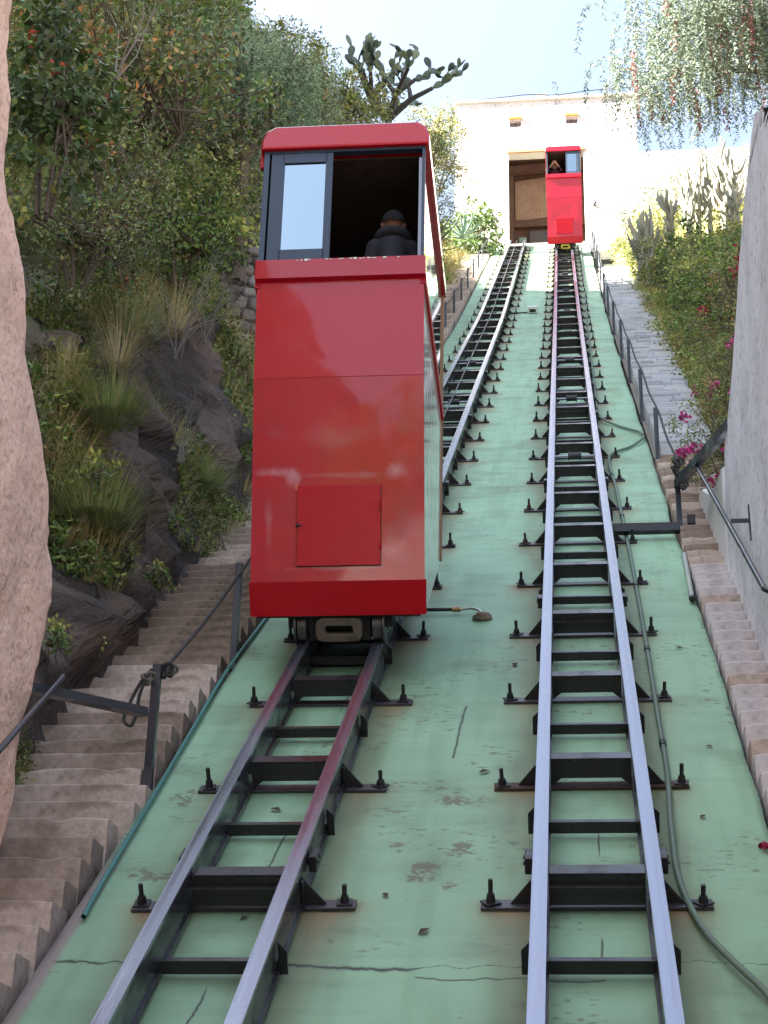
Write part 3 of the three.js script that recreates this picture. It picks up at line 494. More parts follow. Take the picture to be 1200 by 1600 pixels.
{
  const lt = [11.88, 15.33]; for (let t = 19.5; t < 80; t += 4.1) lt.push(t);
  const [o, b, tops] = railing('dark posts with slack rope left of the ramp beside the left stairs', -3.03, lt, 0.97, (i) => (i < 2 ? 0 : -0.14));
  const k0 = tops[0].clone().sub(b);
  for (const [dx, dy, dz, r] of [[0.05, 0.02, -0.02, 0.02], [-0.05, -0.07, 0.05, 0.017], [0.075, 0.05, -0.12, 0.016]]) part('knot', knot(r), r > 0.018 ? M.rope : M.ropeEnd, o, k0.clone().add(V(dx, dy, dz)));
  part('rope_tail', tube([V(-0.03, 0, 0.04), V(-0.1, -0.1, 0.05), V(-0.17, -0.26, 0.05), V(-0.2, -0.4, 0.06), V(-0.15, -0.44, 0.06), V(-0.12, -0.38, 0.06), V(-0.1, -0.2, 0.06), V(-0.06, -0.06, 0.06)].map((v) => v.add(k0)), 0.013, 60, 6), M.rope, o);
  // barrier bar from the pink wall to the first post, and its handrail
  const e = S(11.9, -3.06, 0.5), w = V(-3.62, 5.68, -10.75); const bar = thing('barrier_bar', 'dark flat steel bar across the left stairs from pink wall to post', 'barrier', w.toArray());
  const g = beam(w, V(-3.0, 5.82, e.z + 0.05), 0.085, 0.06); g.translate(-w.x, -w.y, -w.z); part('bar', g, M.post, bar);
  const hr = V(-3.40, 5.83, -11.0), hr2 = S(5.5, -3.40, 0.8); const h = solo('handrail', tube([hr, hr.clone().lerp(hr2, 0.3), hr.clone().lerp(hr2, 0.7), hr2], 0.021, 30, 10), M.post, 'round dark handrail sloping down along the pink wall', 'handrail');
}
{
  const rt = [20.45, 25.15, 30.2, 35.6, 40.3, 46, 51.5, 56, 60.5, 65, 69.5, 74, 78];
  const [o, b, tops] = railing('dark posts with rope right of the ramp beside the stone path', 1.3, rt, 0.98, (i) => (i > 8 ? 0.05 : -0.02));
  const k0 = tops[0].clone().sub(b); for (const [dx, dy, r] of [[0.02, 0, 0.022], [0.05, -0.16, 0.02], [-0.02, -0.08, 0.017], [0.07, -0.3, 0.018]]) part('knot', knot(r), M.rope, o, k0.clone().add(V(dx, dy, 0.05)));
  part('bracket', box(0.09, 0.12, 0.08, 0.11, 0.16, 0.02, 0.005), M.bolt, o);
  const w = V(1.64, 10.34, -16.0), e = V(1.32, 10.72, -18.65); const t0 = tops[0];
  const bar = thing('barrier_bar', 'dark square steel bar from pale wall to knotted right post', 'barrier', w.toArray());
  const g = beam(w, V(t0.x, t0.y - 0.28, t0.z + 0.03), 0.085, 0.1); g.translate(-w.x, -w.y, -w.z); part('bar', g, M.post, bar);
  const hr = thing('handrail', 'round grey handrail sloping down along the pale right wall', 'handrail', [1.45, 8, -13]);
  const tr = (q) => q.translate(-1.45, -8, 13); const a = V(1.42, 10.82, -17.82), z = V(1.45, 7.02, -12.52), m = a.clone().lerp(z, 0.62);
  part('rail_tube', tr(tube([a, a.clone().lerp(z, 0.3), a.clone().lerp(z, 0.7), z.clone().add(V(0, 0.03, -0.05)), z, V(1.52, 6.98, -12.5), V(1.62, 6.98, -12.5)], 0.024, 60, 10)), M.post, hr);
  const br = part('bracket', tr(merge([beam(V(1.44, 8.6, -14.62), V(1.61, 8.6, -14.62), 0.03, 0.03), box(0.012, 0.34, 0.05, 1.603, 8.58, -14.62)])), M.post, hr);
}

/* ================= people ================= */
function blob(bones, res, center, half, k = 0.05, eps = 1) { // bones: [ax,ay,az,ra, bx,by,bz,rb]
  const mc = new MarchingCubes(res, new THREE.MeshStandardMaterial(), false, false, 400000); mc.isolation = 0;
  const f = mc.field, hs = res / 2;
  const a = V(), b = V(), p = V(), ab = V();
  for (let z = 0; z < res; z++) for (let y = 0; y < res; y++) for (let x = 0; x < res; x++) {
    p.set(center[0] + (x - hs) / hs * half, center[1] + (y - hs) / hs * half, center[2] + (z - hs) / hs * half);
    let d = 9;
    for (const q of bones) {
      a.set(q[0], q[1], q[2]); ab.set(q[4] - q[0], q[5] - q[1], q[6] - q[2]); const L2 = ab.lengthSq() || 1e-9;
      const s = Math.min(1, Math.max(0, (p.x - a.x) * ab.x / L2 + (p.y - a.y) * ab.y / L2 + (p.z - a.z) * ab.z / L2));
      const dx = p.x - a.x - ab.x * s, dy = p.y - a.y - ab.y * s, dz = (p.z - a.z - ab.z * s) * (q[8] || 1);
      const e = Math.sqrt(dx * dx + dy * dy + dz * dz) - (q[3] + (q[7] - q[3]) * s);
      const h = Math.max(0, k - Math.abs(d - e)) / k; d = Math.min(d, e) - h * h * k * 0.25;
    }
    f[x + y * res + z * res * res] = -d;
  }
  mc.update();
  const n = mc.count !== undefined && mc.count > 0 ? mc.count : mc.geometry.drawRange.count;
  const g = new THREE.BufferGeometry(); const P = new Float32Array(n * 3), N = new Float32Array(n * 3);
  for (let i = 0; i < n; i++) for (let c = 0; c < 3; c++) { P[i * 3 + c] = mc.positionArray[i * 3 + c] * half + center[c]; N[i * 3 + c] = mc.normalArray[i * 3 + c]; }
  g.setAttribute('position', new THREE.BufferAttribute(P, 3)); g.setAttribute('normal', new THREE.BufferAttribute(N, 3));
  return g;
}
function paint(g, fn) { const p = g.attributes.position, c = new Float32Array(p.count * 3); for (let i = 0; i < p.count; i++) c.set(fn(p.getX(i), p.getY(i), p.getZ(i)), i * 3); g.setAttribute('color', new THREE.BufferAttribute(c, 3)); return g; }
M.cloth = new THREE.MeshStandardMaterial({ vertexColors: true, roughness: 0.85, bumpMap: T_grain, bumpScale: 0.002 });
// a seated body: hips at the origin, facing +z
const seated = (arms) => [
  [0, 0, 0, 0.15, 0, 0.2, 0.0, 0.135, 0.9], [0, 0.2, 0, 0.135, 0, 0.42, 0.0, 0.15, 1.05], [-0.15, 0.45, 0, 0.07, 0.15, 0.45, 0, 0.07], [0, 0.45, 0, 0.08, 0, 0.56, 0.015, 0.058],
  [0, 0.66, 0.02, 0.088, 0, 0.72, 0.0, 0.098], [0, 0.62, 0.055, 0.05, 0, 0.66, 0.06, 0.065],
  [-0.1, -0.02, 0, 0.1, -0.12, 0.0, 0.4, 0.075], [0.1, -0.02, 0, 0.1, 0.12, 0.0, 0.4, 0.075], [-0.12, 0, 0.4, 0.072, -0.12, -0.4, 0.42, 0.05], [0.12, 0, 0.4, 0.072, 0.12, -0.4, 0.42, 0.05], [-0.12, -0.42, 0.42, 0.045, -0.13, -0.44, 0.56, 0.04], [0.12, -0.42, 0.42, 0.045, 0.13, -0.44, 0.56, 0.04],
  [0, 0.66, 0.1, 0.016, 0, 0.635, 0.125, 0.02], [-0.095, 0.66, 0, 0.018, -0.1, 0.69, -0.005, 0.02], [0.095, 0.66, 0, 0.018, 0.1, 0.69, -0.005, 0.02], ...arms];
const hand = (x, y, z, dx, dy, dz, sx) => { // palm plus five fingers
  const o = [[x, y, z, 0.032, x + dx * 0.08, y + dy * 0.08, z + dz * 0.08, 0.034]];
  for (let i = 0; i < 4; i++) { const s = (i - 1.5) * 0.021, L = [0.075, 0.085, 0.08, 0.06][i]; const bx = x + dx * 0.09 + s * sx, by = y + dy * 0.09, bz = z + dz * 0.09 + s * (1 - Math.abs(sx)); o.push([bx, by, bz, 0.0095, bx + dx * L * 0.5, by + dy * L * 0.5, bz + dz * L * 0.5 + 0.01, 0.009]); o.push([bx + dx * L * 0.5, by + dy * L * 0.5, bz + dz * L * 0.5 + 0.01, 0.009, bx + dx * L * 0.8, by + dy * L * 0.8, bz + dz * L * 0.8 + 0.035, 0.008]); }
  o.push([x + dx * 0.03 + 0.03 * sx, y + dy * 0.03, z + dz * 0.03 + 0.01, 0.012, x + dx * 0.08 + 0.05 * sx, y + dy * 0.08, z + dz * 0.08 + 0.03, 0.009]); return o;
};

/* ================= funicular cars ================= */
const paintRed = (k) => new THREE.MeshPhysicalMaterial({ color: C(0.5 * k, 0.004 * k, 0.02 * k), roughness: 0.25, specularIntensity: 0.4, clearcoat: 1, clearcoatRoughness: 0.05, roughnessMap: rep(T_scuff, 0.5) });
M.red = paintRed(1); M.red2 = paintRed(0.9); const T_scuffRed = dataTex(512, 512, (u, v) => { // chalky, rubbed paint above and around the hatch
  const y = v * 1.755, n = fbm(u * 9, y * 7, 3, 5), m = fbm(u * 26, y * 20, 9, 3); let w = 0;
  const sp = [[0.16, 0.93, 0.16, 0.05, 0.5], [0.24, 0.9, 0.06, 0.09, 0.75], [0.5, 0.9, 0.28, 0.035, 0.3], [0.84, 0.93, 0.08, 0.1, 0.45], [0.5, 0.11, 0.3, 0.03, 0.35], [0.1, 0.5, 0.03, 0.3, 0.25], [0.85, 0.35, 0.1, 0.2, 0.2], [0.5, 1.25, 0.4, 0.15, 0.15]];
  for (const [a, b, c, d, k] of sp) w = Math.max(w, k * sm(1.1, 0.1, Math.hypot((u - a) / c, (y - b) / d) + 1.4 * (n - 0.5)) * (0.55 + 0.9 * m));
  let c = [0.5, 0.004, 0.02]; const dk = 0.8 + 0.3 * n; c = [lerp(c[0] * dk, 0.62, w), lerp(c[1], 0.3, w), lerp(c[2], 0.34, w)];
  const chip = sm(1, 0.5, Math.hypot((u - 0.262) / 0.012, (y - 0.8) / 0.04) + 0.6 * (m - 0.5)); c = [lerp(c[0], 0.7, chip), lerp(c[1], 0.22, chip), lerp(c[2], 0.05, chip)]; return c;
}, true);
M.redLow = paintRed(1); M.redLow.color.setRGB(1, 1, 1); M.redLow.map = T_scuffRed;
M.redD = new THREE.MeshPhysicalMaterial({ color: C(0.45, 0.004, 0.012), roughness: 0.5, specularIntensity: 0.15, clearcoat: 0.4, clearcoatRoughness: 0.15 });
M.redHatch = new THREE.MeshPhysicalMaterial({ color: C(0.5, 0.005, 0.016), roughness: 0.55, specularIntensity: 0.2, clearcoat: 0.35, clearcoatRoughness: 0.3, roughnessMap: rep(T_scuff, 1) });
M.white = new THREE.MeshPhysicalMaterial({ color: C(0.7, 0.7, 0.66), roughness: 0.4, clearcoat: 0.8, clearcoatRoughness: 0.1 });
M.alu = new THREE.MeshStandardMaterial({ color: C(0.045, 0.06, 0.09), metalness: 0.35, roughness: 0.42 });
M.aluD = new THREE.MeshStandardMaterial({ color: C(0.022, 0.025, 0.035), metalness: 0.2, roughness: 0.5 });
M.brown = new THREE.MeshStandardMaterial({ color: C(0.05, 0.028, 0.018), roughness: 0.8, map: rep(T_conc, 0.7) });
M.mirror = new THREE.MeshStandardMaterial({ color: C(0.31, 0.39, 0.46), metalness: 1, roughness: 0.035 });
M.sideGlass = new THREE.MeshStandardMaterial({ color: C(0.72, 0.74, 0.72), metalness: 1, roughness: 0.02 });
M.black = new THREE.MeshStandardMaterial({ color: C(0.012, 0.011, 0.012), roughness: 0.7 });
M.wheel = new THREE.MeshStandardMaterial({ color: C(0.09, 0.085, 0.08), metalness: 0.6, roughness: 0.4 });
M.coupler = new THREE.MeshStandardMaterial({ color: C(0.15, 0.12, 0.095), roughness: 0.7, map: rep(T_conc, 2) });
M.yellow = new THREE.MeshStandardMaterial({ color: C(0.4, 0.3, 0.05), roughness: 0.6 });
// illegible red brush lettering on the pale flank, worn and streaked
const T_letter = (() => {
  const c = document.createElement('canvas'); c.width = 512; c.height = 512; const x = c.getContext('2d'); x.fillStyle = '#e2e2d8'; x.fillRect(0, 0, 512, 512);
  const r = rng(9); x.lineCap = 'round';
  for (let row = 0; row < 3; row++) for (let i = 0; i < 9; i++) { x.strokeStyle = ['#a31222', '#8e1a2a', '#b43040'][i % 3]; x.lineWidth = 9 + r() * 7; const X = 30 + i * 52 + r() * 10, Y = 60 + row * 150 + r() * 14; x.beginPath(); x.moveTo(X, Y); x.bezierCurveTo(X + 20 * r(), Y + 30, X - 18 * r(), Y + 60, X + 12 * r(), Y + 92); x.stroke(); }
  const t = new THREE.CanvasTexture(c); t.colorSpace = THREE.SRGBColorSpace; return t;
})();
M.flank = new THREE.MeshPhysicalMaterial({ map: T_letter, roughness: 0.35, clearcoat: 1, clearcoatRoughness: 0.06 });
function gridPanel(x0, y0, z0, x1, y1, z1, amp, seed) { // front panel between two horizontal edges, faintly dented sheet metal
  const nx = 30, ny = Math.max(8, Math.round((y1 - y0) * 20)), P = [], uv = [], I = [];
  for (let j = 0; j <= ny; j++) for (let i = 0; i <= nx; i++) { const v = j / ny, u = i / nx; const e = Math.min(u, 1 - u, v, 1 - v); P.push(lerp(-x0, x0, u) * 1, lerp(y0, y1, v), lerp(z0, z1, v) + amp * sm(0, 0.15, e) * (fbm(u * 3, v * 3, seed, 3) - 0.45)); uv.push(u, v); }
  for (let j = 0; j < ny; j++) for (let i = 0; i < nx; i++) { const a = j * (nx + 1) + i, b = a + 1, c = a + nx + 1, d = c + 1; I.push(a, b, c, b, d, c); }
  const g = new THREE.BufferGeometry(); g.setAttribute('position', new THREE.Float32BufferAttribute(P, 3)); g.setAttribute('uv', new THREE.Float32BufferAttribute(uv, 2)); g.setIndex(I); g.computeVertexNormals(); return g;
}
function makeCar(label, pos, t, mir, sc, far) {
  const o = thing('funicular_car', label, 'funicular car', pos.toArray()); o.scale.setScalar(sc);
  const hw = 0.745, zb = -1.85;
  const prof = [[0, 0], [0.13, 0.26], [0.55, 2.02], [0.68, 2.97]];
  const zAt = (y) => { for (let i = 1; i < prof.length; i++) if (y <= prof[i][1]) return lerp(prof[i - 1][0], prof[i][0], (y - prof[i - 1][1]) / (prof[i][1] - prof[i - 1][1])); return 0.68; };
  // front
  part('lower_panel', gridPanel(hw, 0.265, 0.132, hw, 2.018, 0.549, 0.014, far ? 4 : 1), far ? M.red : M.redLow, o);
  part('upper_panel', gridPanel(hw, 2.024, 0.552, hw, 2.965, 0.68, 0.008, 2), M.red, o);
  const bumper = part('bumper', prism([[-hw - 0.006, 0, 0.004], [hw + 0.006, 0, 0.004], [hw + 0.012, 0.26, 0.142], [-hw - 0.012, 0.26, 0.142]], 0.05), M.redD, o);
  part('seam_strip', box(2 * hw, 0.006, 0.01, 0, 2.0212, 0.544), M.redD, o);
  // hatch with hinges and latch
  const hz = (y) => zAt(y) + 0.016; const hx0 = -0.35, hx1 = 0.37, hy0 = 0.39, hy1 = 1.07;
  const s = mir ? -1 : 1;
  const dr = part('hatch', prism([[s > 0 ? hx0 : -hx1, hy0, hz(hy0)], [s > 0 ? hx1 : -hx0, hy0, hz(hy0)], [s > 0 ? hx1 : -hx0, hy1, hz(hy1)], [s > 0 ? hx0 : -hx1, hy1, hz(hy1)]], 0.02), M.redHatch, o);
  part('hatch_gap', prism([[(s > 0 ? hx0 : -hx1) - 0.006, hy0 - 0.006, hz(hy0) - 0.012], [(s > 0 ? hx1 : -hx0) + 0.006, hy0 - 0.006, hz(hy0) - 0.012], [(s > 0 ? hx1 : -hx0) + 0.006, hy1 + 0.006, hz(hy1) - 0.012], [(s > 0 ? hx0 : -hx1) - 0.006, hy1 + 0.006, hz(hy1) - 0.012]], 0.012), M.black, o);
  for (const y of [0.55, 0.89]) part('hinge', cyl(V(s * 0.367, y - 0.035, hz(y) + 0.006), V(s * 0.367, y + 0.035, hz(y) + 0.016), 0.011, 8), M.redD, dr);
  part('latch', merge([new THREE.SphereGeometry(0.016, 10, 8).translate(s * -0.345, 0.73, hz(0.73) + 0.008), box(0.045, 0.012, 0.012, s * -0.33, 0.73, hz(0.73) + 0.012)]), M.bolt, dr);
  // sides
  for (const q of [-1, 1]) {
    const pr = [[-0.02, 0.03], [0.09, 0.26], [0.51, 2.02], [0.62, 2.88], [zb, 2.88], [zb, 1.32]];
    const g = extr(q > 0 ? pr : pr, 0.04); g.rotateY(-Math.PI / 2); g.translate(q * (hw - 0.024), 0, 0);
    { const a = g.attributes.position, uv = g.attributes.uv; for (let i = 0; i < a.count; i++) uv.setXY(i, (a.getZ(i) - zb) / 2.6, a.getY(i) / 2.9); }
    part('side_panel', g, M.flank, o);
    const gl = box(0.02, 1.34, 0.66 - zb - 0.06, q * (hw - 0.016), 3.66, (0.66 + zb) / 2 - 0.01); const gw = part('side_window', gl, M.sideGlass, o);
    const rim = part('side_trim', box(0.05, 0.1, 0.68 - zb, q * (hw - 0.006), 2.93, (0.68 + zb) / 2), M.redD, o);
    part('rear_post', box(0.05, 4.4 - 1.34, 0.05, q * (hw - 0.014), 1.34 + (4.4 - 1.34) / 2, zb + 0.01), new THREE.MeshStandardMaterial({ color: C(0.28, 0.15, 0.07), roughness: 0.6 }), o);
  }
  part('floor', prism([[-0.70, 0.0, -0.03], [-0.70, 1.33, zb + 0.02], [0.70, 1.33, zb + 0.02], [0.70, 0.0, -0.03]], 0.03), M.black, o);
  part('cabin_floor', box(1.4, 0.05, 2.4, 0, 2.78, -0.6), M.black, o);
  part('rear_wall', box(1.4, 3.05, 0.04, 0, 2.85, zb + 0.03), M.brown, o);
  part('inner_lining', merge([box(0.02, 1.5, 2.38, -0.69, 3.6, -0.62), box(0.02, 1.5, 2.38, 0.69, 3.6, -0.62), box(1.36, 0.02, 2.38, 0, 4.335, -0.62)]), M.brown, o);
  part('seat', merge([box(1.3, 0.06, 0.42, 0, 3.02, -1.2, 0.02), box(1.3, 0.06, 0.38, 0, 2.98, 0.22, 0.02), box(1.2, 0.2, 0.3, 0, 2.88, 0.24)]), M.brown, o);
  // lip under the window, with worn white lettering
  const lip = extr([[0.60, 2.925], [0.735, 2.945], [0.75, 3.115], [0.60, 3.12]], 2 * hw + 0.02, 0.006); lip.rotateY(-Math.PI / 2); const lp = part('window_lip', lip, M.red2, o);
  const rnd = rng(far ? 2 : 12); const wl = []; for (let i = 0; i < 26; i++) { const x = lerp(-0.42, 0.52, i / 25) + (rnd() - 0.5) * 0.02; if (rnd() < 0.3) continue; wl.push(box(0.012 + 0.03 * rnd(), 0.006 + 0.02 * rnd() * rnd(), 0.004, x, 3.112 - 0.006 * rnd(), 0.758)); }
  if (!far) part('worn_lettering', merge(wl), M.white, lp);
  // window: outer frame, sliding sash, open half
  const wy0 = 3.12, wy1 = 4.36, wz = 0.665, X = (x) => s * x;
  part('window_frame', merge([box(0.05, wy1 - wy0, 0.07, X(-0.72), (wy0 + wy1) / 2, wz), box(0.026, wy1 - wy0, 0.07, X(0.727), (wy0 + wy1) / 2, wz), box(1.44, 0.035, 0.07, 0, wy1 - 0.012, wz), box(1.44, 0.03, 0.07, 0, wy0 + 0.012, wz)]), M.alu, o);
  part('window_frame', box(0.03, 1.12, 0.012, X(-0.665), 3.74, wz - 0.012), M.aluD, o);
  part('jamb_reflection', box(0.03, 1.08, 0.014, X(0.70), 3.70, wz + 0.01), new THREE.MeshStandardMaterial({ color: C(0.3, 0.32, 0.36), metalness: 0.4, roughness: 0.5 }), o);  // pale strip on the open-side jamb, a reflection put into its grey
  const sash = part('sliding_window', merge([box(0.12, 1.17, 0.035, X(-0.615), 3.74, wz + 0.012), box(0.066, 1.17, 0.035, X(-0.14), 3.74, wz + 0.012), box(0.41, 0.105, 0.035, X(-0.364), 4.278, wz + 0.012), box(0.41, 0.115, 0.035, X(-0.364), 3.21, wz + 0.012)]), M.alu, o);
  part('pane', box(0.384, 0.966, 0.01, X(-0.364), 3.765, wz + 0.006), M.mirror, sash);
  // roof: rounded sheet cap
  const rw = hw + 0.012, rp = [[-rw, 4.36], [rw, 4.36], [rw, 4.46], [rw - 0.03, 4.54], [rw - 0.09, 4.585], [-rw + 0.11, 4.585], [-rw + 0.04, 4.54], [-rw, 4.45]];
  const rf = extr(rp, 0.66 - zb + 0.06, 0.02); rf.translate(0, 0.02, (0.66 + zb) / 2 + 0.02); const R = part('roof', rf, M.red, o);
  part('gutter', box(2 * rw + 0.03, 0.03, 0.05, 0, 4.372, 0.715, 0.008), M.redD, R);
  part('side_lamp', box(0.04, 0.16, 0.06, X(-0.775), 4.31, 0.6, 0.01), M.redD, o);
  // running gear
  const bog = new THREE.Group(); bog.name = 'bogie'; bog.rotation.x = ang(t); bog.position.set(0, 0, 0); o.add(bog);
  const H0 = -0.55 / sc + 0.29 / sc; // rail top below the car's bottom edge, along the slope's normal
  const fr = merge([box(0.9, 0.16, 2.1, 0, H0 + 0.2, -1.2), box(0.12, 0.2, 2.2, -0.2, H0 + 0.12, -1.2), box(0.12, 0.2, 2.2, 0.2, H0 + 0.12, -1.2)]); part('chassis', fr, M.black, bog);
  for (const z of [-0.16, -1.75]) { for (const q of [-1, 1]) { const w = new THREE.CylinderGeometry(0.13, 0.13, 0.075, 24).rotateZ(Math.PI / 2).translate(q * G, H0 + 0.131, z); const f = new THREE.CylinderGeometry(0.16, 0.16, 0.018, 24).rotateZ(Math.PI / 2).translate(q * (G + 0.056), H0 + 0.131, z); part('wheel', merge([w, f]), M.wheel, bog); } part('axle', cyl(V(-0.36, H0 + 0.131, z), V(0.36, H0 + 0.131, z), 0.035, 10), M.black, bog); }
  const ringS = new THREE.Shape(); const rr = (S0, w, h, r) => { S0.moveTo(-w + r, -h); S0.lineTo(w - r, -h); S0.quadraticCurveTo(w, -h, w, -h + r); S0.lineTo(w, h - r); S0.quadraticCurveTo(w, h, w - r, h); S0.lineTo(-w + r, h); S0.quadraticCurveTo(-w, h, -w, h - r); S0.lineTo(-w, -h + r); S0.quadraticCurveTo(-w, -h, -w + r, -h); }; rr(ringS, 0.19, 0.095, 0.07); const hole = new THREE.Path(); rr(hole, 0.13, 0.045, 0.04); ringS.holes.push(hole);
  const ring = new THREE.ExtrudeGeometry(ringS, { depth: 0.08, bevelEnabled: true, bevelSize: 0.01, bevelThickness: 0.01, bevelSegments: 2 }); ring.translate(0, H0 + 0.13, -0.1); part('coupler', triUV(ni(ring)), far ? M.yellow : M.coupler, bog);
  return o;
}
const TN = 14.66, nearPos = S(TN, TC.left, 0.55);
const nearCar = makeCar('near red funicular car with dark open window, large on left track', nearPos, TN, false, 1, false); nearCar.rotation.y = 0.012;
const TF = tOfZ(-61.9), farPos = S(TF, 0.165, 0.55);
makeCar('small far red funicular car emerging from the upper station doorway', farPos, TF, true, 0.955, true);
{ // passenger seen from behind in the near car
  const b = [nearPos.x + 0.42, nearPos.y + 3.12, nearPos.z + 0.24];
  const arms = [[-0.18, 0.43, 0, 0.065, -0.24, 0.18, 0.05, 0.052], [-0.24, 0.18, 0.05, 0.05, -0.12, 0.07, 0.25, 0.04], [0.18, 0.43, 0, 0.065, 0.24, 0.18, 0.05, 0.052], [0.24, 0.18, 0.05, 0.05, 0.12, 0.07, 0.25, 0.04], ...hand(-0.12, 0.07, 0.25, 0.2, -0.05, 0.97, 1), ...hand(0.12, 0.07, 0.25, -0.2, -0.05, 0.97, -1)];
  const g = paint(blob(seated(arms), 110, [0, 0.15, 0.15], 0.72, 0.045), (x, y, z) => y > 0.6 ? [0.2, 0.09, 0.05] : (z > 0.26 && y > 0.0 && y < 0.2 && Math.abs(x) < 0.16 && y > 0.09 ? [0.36, 0.17, 0.1] : [0.018, 0.019, 0.028]));
  const p = thing('person', 'person in dark hooded jacket and dark beanie inside the near car', 'person', b); p.rotation.y = Math.PI + 0.12;
  part('body', g, M.cloth, p);
  const bn = new THREE.SphereGeometry(0.113, 24, 16, 0, Math.PI * 2, 0, 1.75); bn.scale(0.98, 1.08, 1.06); bn.rotateX(-0.12); bn.translate(0, 0.715, 0.0); part('beanie', bn, new THREE.MeshStandardMaterial({ color: C(0.014, 0.014, 0.02), roughness: 0.95 }), p);
  const hd = new THREE.TorusGeometry(0.105, 0.05, 10, 24); hd.scale(1.15, 0.9, 0.9); hd.rotateX(Math.PI / 2 + 0.35); hd.translate(0, 0.52, -0.035); part('hood', hd, new THREE.MeshStandardMaterial({ color: C(0.018, 0.019, 0.027), roughness: 0.9 }), p);
}
{ // passenger photographing from the far car
  const b = [farPos.x - 0.36, farPos.y + 3.2, farPos.z - 0.06];
  const arms = [[-0.18, 0.43, 0, 0.062, -0.32, 0.42, 0.2, 0.05], [-0.32, 0.42, 0.2, 0.048, -0.1, 0.66, 0.27, 0.038], [0.18, 0.43, 0, 0.062, 0.3, 0.36, 0.2, 0.05], [0.3, 0.36, 0.2, 0.048, 0.1, 0.64, 0.27, 0.038], ...hand(-0.1, 0.66, 0.27, 0.5, 0.75, 0.3, 1), ...hand(0.1, 0.64, 0.27, -0.5, 0.75, 0.3, -1)];
  const g = paint(blob(seated(arms), 110, [0, 0.22, 0.12], 0.72, 0.04), (x, y, z) => (z > 0.2 && y > 0.52) || y > 0.565 ? [0.5, 0.27, 0.18] : [0.075, 0.018, 0.035]);
  const p = thing('person', 'person in maroon top and pale hat raising a camera in far car', 'person', b);
  part('body', g, M.cloth, p);
  const hat = merge([new THREE.SphereGeometry(0.108, 20, 12, 0, Math.PI * 2, 0, 1.5).translate(0, 0.72, -0.01), new THREE.CylinderGeometry(0.16, 0.175, 0.016, 24).translate(0, 0.735, 0.0)]); part('hat', hat, new THREE.MeshStandardMaterial({ color: C(0.75, 0.62, 0.6), roughness: 0.9 }), p);
  const cam = thing('camera', 'small dark camera held up by passenger in far car', 'camera', [b[0], b[1] + 0.7, b[2] + 0.3]);
  part('body', box(0.11, 0.07, 0.035, 0, 0.03, 0, 0.008), M.bolt, cam); part('lens', new THREE.CylinderGeometry(0.025, 0.028, 0.03, 16).rotateX(Math.PI / 2).translate(0, 0.03, 0.03), M.black, cam);
}

